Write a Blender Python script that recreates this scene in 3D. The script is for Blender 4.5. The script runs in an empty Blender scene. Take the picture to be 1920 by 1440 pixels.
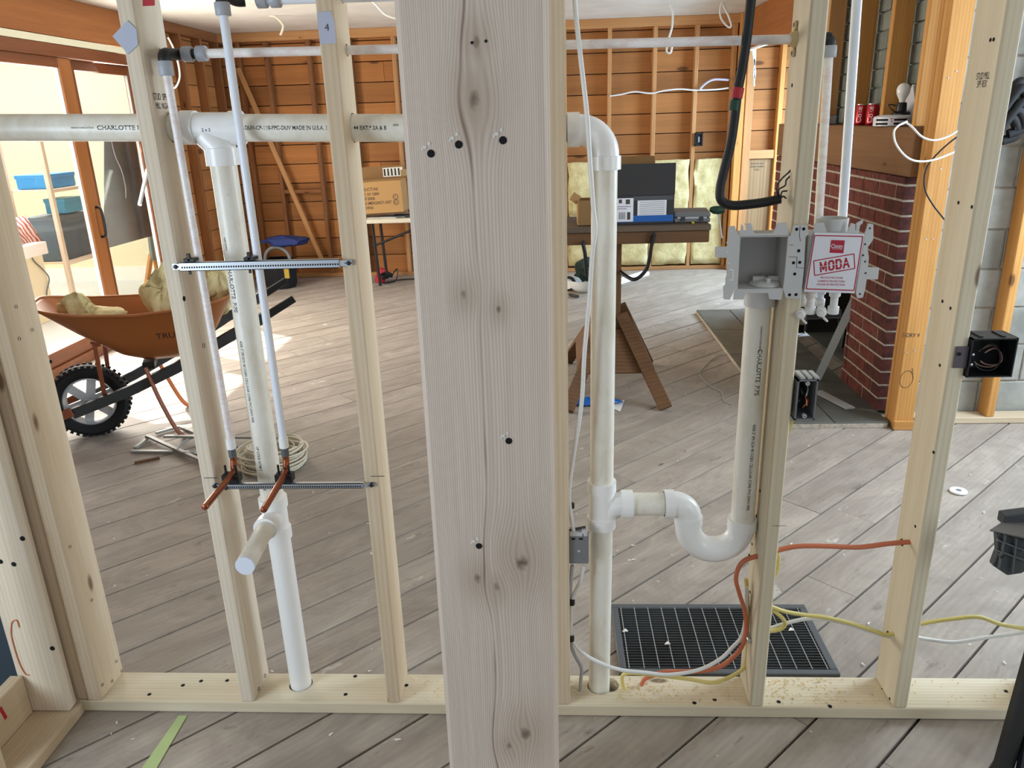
import bpy, bmesh, math, random
from mathutils import Vector, Matrix, noise
random.seed(11)
V = Vector
S = bpy.context.scene
COL = S.collection

# ------------------------------------------------------------------ camera
FPX = 1442.0
def cam_axes(pitch=19.0, roll=1.85, yaw=3.3):
    p, r, w = map(math.radians, (pitch, roll, yaw))
    fw = V((-math.sin(w)*math.cos(p), math.cos(w)*math.cos(p), -math.sin(p)))
    rt = V((math.cos(w), math.sin(w), 0)); up = rt.cross(fw)
    return math.cos(r)*rt - math.sin(r)*up, math.cos(r)*up + math.sin(r)*rt, fw
CR, CU, CF = cam_axes()
CC = V((0, -1.746, 1.594))
cd = bpy.data.cameras.new('camera'); cam = bpy.data.objects.new('camera', cd); COL.objects.link(cam)
cd.sensor_width = 36; cd.lens = 36*FPX/1920; cd.clip_start = .05; cd.clip_end = 100
m = Matrix((CR, CU, -CF)).transposed().to_4x4(); m.translation = CC
cam.matrix_world = m
S.camera = cam
def ray(px, py): return CF + CR*((px-960)/FPX) - CU*((py-720)/FPX)
def at(px, py, ax, val):
    d = ray(px, py); return CC + d*((val-CC[ax])/d[ax])
def atp(px, py, p, n):
    d = ray(px, py); return CC + d*((V(p)-CC).dot(n)/d.dot(n))

# ------------------------------------------------------------------ world, light, exposure
S.view_settings.view_transform = 'Standard'; S.view_settings.look = 'None'
S.view_settings.exposure = 0.0; S.view_settings.gamma = 1.0
S.view_settings.use_curve_mapping = False
S.cycles.use_denoising = True
S.cycles.max_bounces = 8; S.cycles.diffuse_bounces = 5; S.cycles.transparent_max_bounces = 12
W = bpy.data.worlds.new('sky'); S.world = W; W.use_nodes = True
bg = W.node_tree.nodes['Background']
bg.inputs[0].default_value = (.80, .90, 1.0, 1); bg.inputs[1].default_value = .20
def sun(direction, energy, color, angle=.6):
    l = bpy.data.lights.new('sun', 'SUN'); l.energy = energy; l.color = color; l.angle = math.radians(angle)
    o = bpy.data.objects.new('sun', l); COL.objects.link(o)
    o.rotation_euler = V(direction).to_track_quat('-Z', 'Y').to_euler(); return o
sun((.72, -.42, -1.02), 9.0, (1, .95, .86))
def area(name, loc, direction, sx, sy, power, color):
    l = bpy.data.lights.new(name, 'AREA'); l.shape = 'RECTANGLE'; l.size = sx; l.size_y = sy
    l.energy = power; l.color = color
    o = bpy.data.objects.new(name, l); COL.objects.link(o); o.location = loc
    o.rotation_euler = V(direction).to_track_quat('-Z', 'Y').to_euler(); return o
area('sunroom_fill', (-5.3, 4.2, 2.62), (0, 0, -1), 2.9, 5.0, 175, (1, .98, .95))  # added fill lamp, brightens the sunroom walls and reads as its white roof
area('glass_door_daylight', (-3.62, 4.0, 1.25), (1, -.12, -.1), 2.0, 2.0, 195, (1, .94, .84))
area('alcove_window_daylight', (3.1, 5.5, 1.5), (-1, -.15, -.4), 1.3, 1.3, 160, (.56, .77, 1))
area('right_window_daylight', (3.3, 1.0, 1.5), (-1, -.1, -.25), 1.5, 1.4, 150, (.68, .83, 1))
area('front_left_window_daylight', (-2.2, -1.5, 1.2), (.9, 1, -.05), .9, 1.1, 35, (.74, .87, 1))
area('front_right_window_daylight', (2.6, -1.5, 1.4), (-.9, .8, -.2), 1.0, 1.2, 17, (.80, .90, 1))
area('rear_fill', (.6, -3.6, 1.4), (-.05, 1, .02), 3.0, 1.2, 11, (.92, .95, 1))  # added fill lamp behind the camera, lifts the post and stud fronts

# ------------------------------------------------------------------ helpers
WM = {}
def reg(o, parent, mw):
    COL.objects.link(o)
    if parent is not None:
        o.parent = parent; o.matrix_parent_inverse = WM[parent.name].inverted()
    o.matrix_basis = mw; WM[o.name] = mw.copy(); return o
def tag(o, label=None, cat=None, group=None, kind=None):
    if label: o['label'] = label
    if cat: o['category'] = cat
    if group: o['group'] = group
    if kind: o['kind'] = kind
    return o
def empty(name, loc, label=None, cat=None, group=None, kind=None):
    o = bpy.data.objects.new(name, None); o.empty_display_size = .05
    reg(o, None, Matrix.Translation(V(loc))); return tag(o, label, cat, group, kind)
def frame(o, x, z):
    x = V(x).normalized(); z = V(z); z = (z - x*z.dot(x)).normalized(); y = z.cross(x)
    m = Matrix((x, y, z)).transposed().to_4x4(); m.translation = V(o); return m

class MB:
    def __init__(s): s.v = []; s.f = []
    def add(s, vs, fs, M=None):
        n = len(s.v)
        s.v += [tuple(M @ V(p)) if M else tuple(p) for p in vs]
        s.f += [tuple(i+n for i in f) for f in fs]; return s
    def box(s, c, d, M=None):
        a, b, e = d[0]/2, d[1]/2, d[2]/2
        vs = [(c[0]+x*a, c[1]+y*b, c[2]+z*e) for x in (-1, 1) for y in (-1, 1) for z in (-1, 1)]
        return s.add(vs, [(0, 1, 3, 2), (4, 6, 7, 5), (0, 4, 5, 1), (2, 3, 7, 6), (0, 2, 6, 4), (1, 5, 7, 3)], M)
    def bx(s, x0, x1, y0, y1, z0, z1, M=None):
        return s.box(((x0+x1)/2, (y0+y1)/2, (z0+z1)/2), (abs(x1-x0), abs(y1-y0), abs(z1-z0)), M)
    def bar(s, p0, p1, w, t, up=(0, 0, 1)):
        p0, p1 = V(p0), V(p1); L = (p1-p0).length
        return s.box((L/2, 0, 0), (L, w, t), frame(p0, p1-p0, up))
    def tube(s, pts, r, seg=10, cap=True, flat=1.0, up=None):
        pts = [V(p) for p in pts]; n = len(pts)
        rs = r if isinstance(r, (list, tuple)) else [r]*n
        T = [(pts[min(i+1, n-1)]-pts[max(i-1, 0)]).normalized() for i in range(n)]
        a = V(up) if up else (V((0, 0, 1)) if abs(T[0].z) < .9 else V((1, 0, 0)))
        N = (a - T[0]*a.dot(T[0])).normalized(); b = len(s.v)
        for i in range(n):
            N = (N - T[i]*N.dot(T[i])).normalized(); B = T[i].cross(N)
            for k in range(seg):
                an = 2*math.pi*k/seg
                s.v.append(tuple(pts[i] + N*(math.cos(an)*rs[i]*flat) + B*(math.sin(an)*rs[i])))
        for i in range(n-1):
            for k in range(seg):
                k2 = (k+1) % seg
                s.f.append((b+i*seg+k, b+i*seg+k2, b+(i+1)*seg+k2, b+(i+1)*seg+k))
        if cap:
            s.f.append(tuple(b+k for k in range(seg))[::-1]); s.f.append(tuple(b+(n-1)*seg+k for k in range(seg)))
        return s
    def lathe(s, prof, o, axis=(0, 0, 1), seg=24, arc=None):
        A = V(axis).normalized(); a = V((0, 0, 1)) if abs(A.z) < .9 else V((1, 0, 0))
        N = (a - A*a.dot(A)).normalized(); B = A.cross(N); b = len(s.v); o = V(o)
        for r, h in prof:
            for k in range(seg):
                an = 2*math.pi*k/seg
                s.v.append(tuple(o + A*h + (N*math.cos(an) + B*math.sin(an))*max(r, 1e-5)))
        for i in range(len(prof)-1):
            for k in range(seg):
                k2 = (k+1) % seg
                s.f.append((b+i*seg+k, b+i*seg+k2, b+(i+1)*seg+k2, b+(i+1)*seg+k))
        return s
    def prism(s, poly, d, M=None, z0=0):
        n = len(poly)
        vs = [(x, y, z0) for x, y in poly] + [(x, y, z0+d) for x, y in poly]
        fs = [tuple(range(n))[::-1], tuple(range(n, 2*n))] + [(i, (i+1) % n, n+(i+1) % n, n+i) for i in range(n)]
        return s.add(vs, fs, M)
    def build(s, name, mat, parent=None, M=None, smooth=0, bevel=0, kind=None):
        me = bpy.data.meshes.new(name)
        vs = s.v
        me.from_pydata(vs, [], s.f); me.update()
        bm = bmesh.new(); bm.from_mesh(me)
        bmesh.ops.recalc_face_normals(bm, faces=bm.faces)
        if bevel:
            bmesh.ops.bevel(bm, geom=bm.edges[:], offset=bevel, segments=1, affect='EDGES', clamp_overlap=True)
        bm.to_mesh(me); bm.free()
        if smooth:
            me.polygons.foreach_set('use_smooth', [True]*len(me.polygons)); me.set_sharp_from_angle(angle=math.radians(smooth))
        if mat: me.materials.append(mat)
        o = bpy.data.objects.new(name, me); reg(o, parent, M or Matrix.Identity(4))
        if kind: o['kind'] = kind
        return o
def board(name, mat, p0, p1, w, t, up=(0, 0, 1), parent=None, bevel=.0025):
    p0, p1 = V(p0), V(p1); L = (p1-p0).length
    return MB().box((0, 0, 0), (L, w, t)).build(name, mat, parent, frame((p0+p1)/2, p1-p0, up), bevel=bevel)
def lumber(name, mat, x0, x1, y0, y1, z0, z1, axis='z', parent=None, bevel=.003):
    c = V(((x0+x1)/2, (y0+y1)/2, (z0+z1)/2)); d = {'x': abs(x1-x0), 'y': abs(y1-y0), 'z': abs(z1-z0)}
    X = {'x': (1, 0, 0), 'y': (0, 1, 0), 'z': (0, 0, 1)}[axis]; Z = {'x': (0, 0, 1), 'y': (0, 0, 1), 'z': (0, 1, 0)}[axis]
    M = frame(c, X, Z); Y = V(M.col[1][:3])
    yl = 'xyz'[max(range(3), key=lambda i: abs(Y[i]))]; zl = 'xyz'[max(range(3), key=lambda i: abs(Z[i]))]
    return MB().box((0, 0, 0), (d[axis], d[yl], d[zl])).build(name, mat, parent, M, bevel=bevel)
def cut(o, cutter):
    """Real bored hole: subtract the MB cutter (world space)."""
    c = cutter.build('cutter', None)
    o.matrix_basis = WM[o.name]
    md = o.modifiers.new('b', 'BOOLEAN'); md.object = c; md.operation = 'DIFFERENCE'; md.solver = 'EXACT'
    bpy.context.view_layer.update()
    me = bpy.data.meshes.new_from_object(o.evaluated_get(bpy.context.evaluated_depsgraph_get()))
    o.modifiers.clear(); old = o.data; o.data = me; bpy.data.meshes.remove(old)
    cm = c.data; bpy.data.objects.remove(c); bpy.data.meshes.remove(cm)
def cyl(p0, p1, r, seg=20): return MB().tube([p0, p1], r, seg)
def copy_tree(o, M, label=None):
    """copy a thing and its parts, moved by matrix M (world)."""
    c = o.copy(); COL.objects.link(c); c.matrix_basis = M @ WM[o.name]; WM[c.name] = M @ WM[o.name]
    if label: c['label'] = label
    def rec(a, b):
        for ch in [x for x in bpy.data.objects if x.parent == a]:
            k = ch.copy(); COL.objects.link(k); k.parent = b; k.matrix_parent_inverse = ch.matrix_parent_inverse.copy()
            WM[k.name] = M @ WM[ch.name]; rec(ch, k)
    rec(o, c); return c
def smooth_path(pts, n=8):
    P = [V(p) for p in pts]; out = []
    for i in range(len(P)-1):
        a = P[max(i-1, 0)]; b = P[i]; c = P[i+1]; d = P[min(i+2, len(P)-1)]
        for k in range(n):
            t = k/n
            out.append(.5*((2*b) + (c-a)*t + (2*a-5*b+4*c-d)*t*t + (3*b-a-3*c+d)*t**3))
    out.append(P[-1]); return out
def text(name, s, M, size, mat, parent, wrap=None, align='CENTER', sx=1.0, depth=.0002, bold=0):
    cu = bpy.data.curves.new('t', 'FONT'); cu.body = s; cu.size = size; cu.align_x = align; cu.align_y = 'CENTER'; cu.offset = bold*size
    t = bpy.data.objects.new('t', cu); COL.objects.link(t); bpy.context.view_layer.update()
    me = bpy.data.meshes.new_from_object(t.evaluated_get(bpy.context.evaluated_depsgraph_get()))
    bpy.data.objects.remove(t); bpy.data.curves.remove(cu); me.name = name
    for v in me.vertices:
        x, y = v.co.x*sx, v.co.y
        if wrap: v.co = V((x, wrap*math.sin(y/wrap), wrap*math.cos(y/wrap) - wrap + depth))
        else: v.co = V((x, y, depth))
    me.materials.clear(); me.materials.append(mat)
    o = bpy.data.objects.new(name, me); return reg(o, parent, M)

# ------------------------------------------------------------------ materials
def lin(h):
    h = h.lstrip('#'); o = []
    for i in (0, 2, 4):
        c = int(h[i:i+2], 16)/255; o.append(c/12.92 if c <= .04045 else ((c+.055)/1.055)**2.4)
    return (*o, 1)
class NT:
    def __init__(s, name, rough=.6, metal=0.0):
        s.m = bpy.data.materials.new(name); s.m.use_nodes = True; s.t = s.m.node_tree
        s.b = s.t.nodes['Principled BSDF']; s.b.inputs['Roughness'].default_value = rough; s.b.inputs['Metallic'].default_value = metal
    def n(s, typ, **k):
        x = s.t.nodes.new(typ)
        for a, b in k.items(): setattr(x, a, b)
        return x
    def l(s, a, b): s.t.links.new(a, b)
    def math(s, op, a, b=None, clamp=False):
        x = s.n('ShaderNodeMath', operation=op); x.use_clamp = clamp
        for i, q in enumerate((a, b)):
            if q is None: continue
            if isinstance(q, (int, float)): x.inputs[i].default_value = q
            else: s.l(q, x.inputs[i])
        return x.outputs[0]
    def mix(s, f, a, b, blend='MIX'):
        x = s.n('ShaderNodeMix', data_type='RGBA', blend_type=blend)
        for i, q in ((0, f), (6, a), (7, b)):
            if isinstance(q, (int, float)): x.inputs[i].default_value = q
            elif isinstance(q, tuple): x.inputs[i].default_value = q
            else: s.l(q, x.inputs[i])
        return x.outputs[2]
    def ramp(s, f, stops):
        x = s.n('ShaderNodeValToRGB'); e = x.color_ramp.elements
        while len(e) < len(stops): e.new(.5)
        for i, (p, c) in enumerate(stops):
            e[i].position = p; e[i].color = c if isinstance(c, tuple) else (c, c, c, 1)
        s.l(f, x.inputs[0]); return x.outputs[0]
    def coords(s, scale=(1, 1, 1), rnd=True):
        tc = s.n('ShaderNodeTexCoord').outputs['Object']
        if rnd:
            oi = s.n('ShaderNodeObjectInfo').outputs['Random']
            cb = s.n('ShaderNodeCombineXYZ')
            for i, k in enumerate((37., 17., 23.)): s.l(s.math('MULTIPLY', oi, k), cb.inputs[i])
            ad = s.n('ShaderNodeVectorMath', operation='ADD'); s.l(tc, ad.inputs[0]); s.l(cb.outputs[0], ad.inputs[1]); tc = ad.outputs[0]
        mp = s.n('ShaderNodeVectorMath', operation='MULTIPLY'); s.l(tc, mp.inputs[0]); mp.inputs[1].default_value = scale
        return mp.outputs[0]
    def noise(s, vec, scale=1, detail=4, rough=.55, dist=0):
        x = s.n('ShaderNodeTexNoise'); x.inputs['Scale'].default_value = scale; x.inputs['Detail'].default_value = detail
        x.inputs['Roughness'].default_value = rough; x.inputs['Distortion'].default_value = dist; s.l(vec, x.inputs['Vector']); return x.outputs[0]
    def vor(s, vec, scale=1, rnd=1.0):
        x = s.n('ShaderNodeTexVoronoi'); x.inputs['Scale'].default_value = scale; x.inputs['Randomness'].default_value = rnd
        s.l(vec, x.inputs['Vector']); return x.outputs['Distance']
    def bump(s, h, st=.2, d=.002):
        x = s.n('ShaderNodeBump'); x.inputs['Strength'].default_value = st; x.inputs['Distance'].default_value = d
        s.l(h, x.inputs['Height']); s.l(x.outputs[0], s.b.inputs['Normal'])
    def color(s, c):
        if isinstance(c, tuple): s.b.inputs['Base Color'].default_value = c
        else: s.l(c, s.b.inputs['Base Color'])
        return s.m
    def vary(s, c, var):
        oi = s.n('ShaderNodeObjectInfo').outputs['Random']
        h = s.n('ShaderNodeHueSaturation'); s.l(c, h.inputs['Color']); s.l(s.math('ADD', s.math('MULTIPLY', oi, var), 1-var/2), h.inputs['Value'])
        return h.outputs[0]
def plain(name, hexc, rough=.6, metal=0.0, spec=None):
    k = NT(name, rough, metal); k.color(lin(hexc))
    if spec is not None: k.b.inputs['Specular IOR Level'].default_value = spec
    return k.m
def wood(name, c1, c2, c3='#3a2212', knots=.10, gs=1.0, rough=.75, var=.14, specks=None, lines=.45, blotch=None):
    k = NT(name, rough); c1, c2, c3 = lin(c1), lin(c2), lin(c3)
    fine = k.noise(k.coords((3*gs, 95*gs, 95*gs)), 1, 5, .62)
    big = k.noise(k.coords((1.1*gs, 13*gs, 13*gs)), 1, 3, .5, .6)
    wv = k.n('ShaderNodeTexWave', wave_type='BANDS', bands_direction='Y'); wv.inputs['Scale'].default_value = 1; wv.inputs['Distortion'].default_value = 5
    wv.inputs['Detail'].default_value = 2; wv.inputs['Detail Scale'].default_value = .6
    k.l(k.coords((.7*gs, 26*gs, 9*gs)), wv.inputs['Vector'])
    f = k.math('ADD', k.math('MULTIPLY', fine, .45), k.math('ADD', k.math('MULTIPLY', big, .55), k.math('MULTIPLY', wv.outputs[0], lines*.3)))
    c = k.ramp(f, [(.32, c1), (.78, c2)])
    if knots:
        d = k.vor(k.coords((2.6*gs, 7*gs, 7*gs)), 1)
        kn = k.ramp(d, [(0, 1.), (knots*.6, 1.), (knots, 0.)])
        hal = k.ramp(d, [(knots*.7, 1.), (knots*2.6, 0.)])
        c = k.mix(k.math('MULTIPLY', hal, .35), c, c2); c = k.mix(k.math('MULTIPLY', kn, .8), c, c3)
    if specks:
        col, thr, sc = specks
        sp = k.noise(k.coords((sc*.6, sc, sc)), 1, 4, .65)
        c = k.mix(k.ramp(sp, [(thr, 0.), (thr+.03, .75)]), c, lin(col))
    if blotch:
        b1 = k.noise(k.coords((2.2, 5, 5)), 1, 6, .68, 1.2); c = k.mix(k.ramp(b1, [(.36, .0), (.62, blotch[2])]), c, lin(blotch[0]))
        b2 = k.noise(k.coords((9, 26, 26)), 1, 5, .7, .5); c = k.mix(k.ramp(b2, [(.60, 0.), (.72, .55)]), c, lin(blotch[1]))
    c = k.vary(c, var); k.bump(f, .25, .001); return k.color(c)
pine = wood('fresh_pine', '#e1d8c0', '#cdbd9e', '#54351c', .085, var=.08)
pine_pale = wood('pale_pine', '#e6dac6', '#d0bda2', '#54351c', .08, var=.06)
pine_warm = wood('warm_pine', '#dccbb0', '#c4ac8a', '#553218', .10, var=.1)
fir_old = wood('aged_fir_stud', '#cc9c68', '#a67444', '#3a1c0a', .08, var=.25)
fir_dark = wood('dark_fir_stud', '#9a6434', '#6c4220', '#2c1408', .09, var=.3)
sheath = wood('orange_sheathing', '#b87a42', '#93602f', '#4a240c', .10, gs=.55, var=.34)
honey = wood('honey_timber', '#d6a05a', '#b47a38', '#4a2810', .09, gs=.8, var=.12)
beam_m = wood('brown_mantel_beam', '#8a623c', '#6e4b2b', '#3a2412', .04, gs=.6, var=.05)
bench_m = wood('brown_bench_wood', '#76522f', '#54371d', '#22130a', .05, gs=.8, var=.2)
bench_top_m = wood('worn_bench_top', '#6b5a48', '#4f4032', '#22170d', .03, gs=.6, var=.1)
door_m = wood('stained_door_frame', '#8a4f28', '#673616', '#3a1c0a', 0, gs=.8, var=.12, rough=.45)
door_m2 = wood('lit_door_edge', '#b9793f', '#96592a', '#3a1c0a', 0, gs=.8, var=.05, rough=.45)  # lighter copy of the door stain, light on the stile put into colour
header_m = wood('stained_header', '#ad6c34', '#8a4f22', '#3a1c0a', .03, gs=.5, var=.1)
ply_m = wood('plywood_panel', '#a98a62', '#7d5f3e', '#3a2412', 0, gs=.35, var=.1)
floor_m = wood('worn_painted_floor', '#b8ada0', '#9d9286', '#3b322a', .035, gs=.55, rough=.62, var=.13, specks=('#d6d0c6', .67, 7), lines=.3, blotch=('#7f756b', '#5d5248', .55))
def post_mat():
    k = NT('post_face_pine', .7)
    tc = k.n('ShaderNodeTexCoord').outputs['Object']; sx = k.n('ShaderNodeSeparateXYZ'); k.l(tc, sx.inputs[0]); X, Y, Z = sx.outputs
    knots = POST_KNOTS; warp = None; dark = None; halo = None
    for kx, ky, r, a in knots:
        dx = k.math('SUBTRACT', X, kx); dy = k.math('SUBTRACT', Y, ky)
        dd = k.math('ADD', k.math('MULTIPLY', k.math('MULTIPLY', dx, dx), .35/(r*r)), k.math('MULTIPLY', k.math('MULTIPLY', dy, dy), .9/(r*r)))
        e = k.math('POWER', 2.718, k.math('MULTIPLY', dd, -.22))
        w = k.math('MULTIPLY', e, k.math('MULTIPLY', dy, -a)); warp = w if warp is None else k.math('ADD', warp, w)
        nz = k.math('MULTIPLY', k.noise(k.coords((60, 60, 60), False), 1, 2), 1.6)
        kd = k.math('SUBTRACT', 1.55, k.math('ADD', k.math('MULTIPLY', dd, 3.0), nz), True); dark = kd if dark is None else k.math('MAXIMUM', dark, kd)
        halo = e if halo is None else k.math('MAXIMUM', halo, e)
    y2 = k.math('ADD', Y, warp)
    wob = k.noise(k.coords((1.3, 5, 5), False), 1, 2)
    y3 = k.math('ADD', y2, k.math('MULTIPLY', wob, .016))
    # a flat-sawn face: rings tight at the left, wide and faint in the middle
    cen = k.math('ABSOLUTE', k.math('ADD', y3, -.005)); ph = k.math('MULTIPLY', k.math('POWER', cen, 1.25), 2300)
    g = k.math('ADD', k.math('MULTIPLY', k.math('SINE', ph), .5), .5); g = k.math('POWER', g, 2.2)
    fine = k.noise(k.coords((4, 160, 160), False), 1, 4, .6)
    f = k.math('ADD', k.math('MULTIPLY', g, .34), k.math('MULTIPLY', fine, .5))
    c = k.ramp(f, [(.15, lin('#e2d2c2')), (.85, lin('#bca694'))])
    c = k.mix(k.math('MULTIPLY', halo, .38), c, lin('#94795b'))
    # pith streak up the middle
    ps = k.math('SUBTRACT', 1.0, k.math('MULTIPLY', k.math('ABSOLUTE', k.math('ADD', y2, -.009)), 240), True)
    pn = k.ramp(k.noise(k.coords((2.6, 1, 1), False), 1, 2), [(.42, .15), (.54, 1.)])
    c = k.mix(k.math('MULTIPLY', k.math('MULTIPLY', ps, pn), .75), c, lin('#75553a'))
    c = k.mix(k.math('MULTIPLY', dark, .8), c, lin('#4d3826'))
    k.bump(f, .35, .0012); return k.color(c)
pvc = NT('white_pvc', .32); _d = pvc.noise(pvc.coords((9, 9, 9)), 1, 5, .7)
pvc_new = plain('clean_white_pvc', '#f1f0ec', .28)
def dirty_pvc():
    k = NT('scuffed_pvc_pipe', .36)
    a = k.noise(k.coords((14, 14, 5)), 1, 5, .7); b = k.noise(k.coords((90, 90, 30)), 1, 3, .7)
    c = k.mix(k.ramp(a, [(.46, 0.), (.72, .55)]), lin('#ebe7da'), lin('#c8b899'))
    c = k.mix(k.ramp(b, [(.70, 0.), (.76, .55)]), c, lin('#7b6d58')); return k.color(c)
pvc_pipe = dirty_pvc()
ink = plain('black_ink', '#15151a', .6); ink_soft = plain('faded_ink', '#4b4640', .7)
pex = NT('white_pex', .3); pex.b.inputs['Transmission Weight'].default_value = .25; pex.b.inputs['Subsurface Weight'].default_value = 0; pex_m = pex.color(lin('#f2f3f2'))
def stripe(name, base, st, amt):
    k = NT(name, .32); a = k.noise(k.coords((30, 30, 60)), 1, 3, .7)
    return k.color(k.mix(k.ramp(a, [(.45, 0.), (.6, amt)]), lin(base), lin(st)))
pex_red = stripe('red_printed_pex', '#f1ece8', '#dcb4ae', .35)
pex_blue = plain('blue_white_pex', '#e8eef6', .3)
fit_grey = plain('grey_push_fitting', '#a9adb4', .45); fit_white = plain('white_push_fitting', '#efefec', .35)
black_p = plain('black_plastic', '#141416', .45); black_r = plain('black_rubber', '#101011', .75)
dkgrey_p = plain('dark_grey_plastic', '#3a3d3e', .55); grey_p = plain('grey_plastic', '#77797b', .5); ltgrey_p = plain('light_grey_plastic', '#bfc0c0', .45)
steel = plain('galvanised_steel', '#c6cbd0', .38, .75); dksteel = plain('dark_steel', '#5f6366', .5, .2)
mud_metal = plain('dull_grey_metal', '#a8aaa6', .5, .3)
copper = plain('copper', '#a05a3c', .32, .85)
box_white = plain('washer_box_plastic', '#c9c9c7', .42); box_shade = plain('washer_box_shaded', '#b4b2ae', .5)  # box_shade: darker copy of the box plastic, inside shade put into colour
card_white = plain('glossy_white_cover', '#e8e8ee', .3); red_print = plain('red_print', '#b3122e', .45)
hole_m = plain('dark_hole', '#0a0908', .9)
orange_c = plain('orange_cable', '#c66f4c', .45); yellow_c = plain('yellow_cable', '#d9c877', .4); white_c = plain('white_cable', '#e2e1dc', .38)
grey_c = plain('grey_cable', '#aeb0b3', .4); cream_c = plain('cream_cable', '#d9d2bb', .45); black_c = plain('black_cable', '#0b0b0c', .5)
tape_blue = plain('grey_blue_tape', '#b4b8c8', .7); tape_green = plain('green_tape', '#b4c88a', .7)
paper_m = plain('white_paper', '#e6e4dc', .8); red_tape = plain('red_tape', '#b01c2a', .5); green_tape2 = plain('dark_green_tape', '#12402c', .5)
cardb = plain('cardboard', '#b08a58', .85); cardb_d = plain('cardboard_inside', '#8f6c42', .9)
navy = plain('navy_fabric', '#2a3148', .9); blue_f = plain('blue_fabric', '#23336e', .85); blk_f = plain('black_fabric', '#15161a', .9); green_f = plain('dark_green_fabric', '#1c2c22', .95)
blue_p = plain('blue_print', '#1d5fae', .35); dkbox = plain('dark_box_face', '#2d2b2b', .55)
glass_bulb = plain('white_bulb_glass', '#f1f1ee', .15); can_red = plain('red_can', '#b5121f', .3, .35); can_top = plain('aluminium', '#c8c9ca', .3, .8)
tray_o = NT('orange_barrow_steel', .42); tray_m = tray_o.color(lin('#a25e2a')); bracket_o = plain('orange_bar', '#c8733a', .45); rust_m = plain('brown_strut', '#8c4a2a', .5)
def noisy(name, c1, c2, sc, rough=.8, lo=.4, hi=.65, bump=.3, bd=.004, det=5):
    k = NT(name, rough); a = k.noise(k.coords((sc, sc, sc)), 1, det, .6); k.bump(a, bump, bd)
    return k.color(k.ramp(a, [(lo, lin(c1)), (hi, lin(c2))]))
ins_m = noisy('yellow_fiberglass', '#dccf9c', '#b8a570', 9, .95, .35, .7, .8, .02)
ceil_m = noisy('white_ceiling', '#dedad2', '#cfcac0', 2, .85)
brick_m = noisy('red_brick', '#74362a', '#50231a', 26, .85); _ = None
brick_d = noisy('shaded_brick_return', '#5a281e', '#3c1912', 26, .85)  # darker copy of the brick, shade on the near end put into colour
mortar_m = noisy('grey_mortar', '#b8ac9a', '#9a8e7e', 40, .95)
block_m = noisy('grey_painted_block', '#a9a9a2', '#84857e', 5, .9, .35, .7)
gblock_m = noisy('green_grey_block', '#84887e', '#6a6f66', 6, .9)
slate_m = noisy('dark_hearth_slate', '#5d5e56', '#4a4b45', 5, .5)
firebox_m = noisy('dark_firebox', '#1f1d1b', '#2b2724', 6, .95)  # dark mottled colour for the inside of the firebox
sheetm = noisy('grey_metal_sheet', '#5a625f', '#454d4b', 3.5, .45, .3, .75, .05)
cream_wall = plain('cream_paint', '#e9e2c0', .8); white_wall = plain('white_paint', '#f2f0e8', .7)
sunfloor = plain('sunroom_floor', '#cfd3cf', .6)
dust_m = plain('sawdust', '#d8bd88', .95)
void_m = plain('underfloor_dark', '#17130f', .95)
def red_cloth():
    k = NT('red_patterned_cloth', .8); w = k.n('ShaderNodeTexWave', wave_type='RINGS'); w.inputs['Scale'].default_value = 9; w.inputs['Distortion'].default_value = 7
    k.l(k.coords((1, 1, 1), False), w.inputs['Vector']); return k.color(k.ramp(w.outputs[0], [(.4, lin('#b06058')), (.6, lin('#f0dcd4'))]))
redcloth_m = red_cloth()
def glass():
    k = NT('door_glass'); t = k.t; out = [n for n in t.nodes if n.type == 'OUTPUT_MATERIAL'][0]
    tr = k.n('ShaderNodeBsdfTransparent'); gl = k.n('ShaderNodeBsdfGlossy'); gl.inputs['Roughness'].default_value = .02
    mx = k.n('ShaderNodeMixShader'); mx.inputs[0].default_value = .05
    k.l(tr.outputs[0], mx.inputs[1]); k.l(gl.outputs[0], mx.inputs[2]); k.l(mx.outputs[0], out.inputs['Surface']); return k.m
glass_m = glass()

# ------------------------------------------------------------------ room shell
ZC = 2.5; XL = -3.44; YF = 6.69
def clip(poly, a, b, c):                     # keep a*x+b*y<=c
    out = []
    for i in range(len(poly)):
        p, q = poly[i], poly[(i+1) % len(poly)]; dp = a*p[0]+b*p[1]-c; dq = a*q[0]+b*q[1]-c
        if dp <= 0: out.append(p)
        if dp*dq < 0:
            t = dp/(dp-dq); out.append((p[0]+(q[0]-p[0])*t, p[1]+(q[1]-p[1])*t))
    return out
floor = tag(MB().bx(XL, 3.4, -3.6, YF+.1, -.08, -.032).build('floor', void_m), 'worn diagonal plank floor with dark gaps', kind='structure')
fa = math.radians(43.8); fd = V((math.cos(fa), math.sin(fa), 0)); fn = V((-math.sin(fa), math.cos(fa), 0))
offs = [-.683-.1915*i for i in range(14, 0, -1)] + [-.683, -.492, -.303, -.116, .076, .262, .452, .645, .805, .965] + [.965+.1937*i for i in range(1, 36)]
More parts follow.
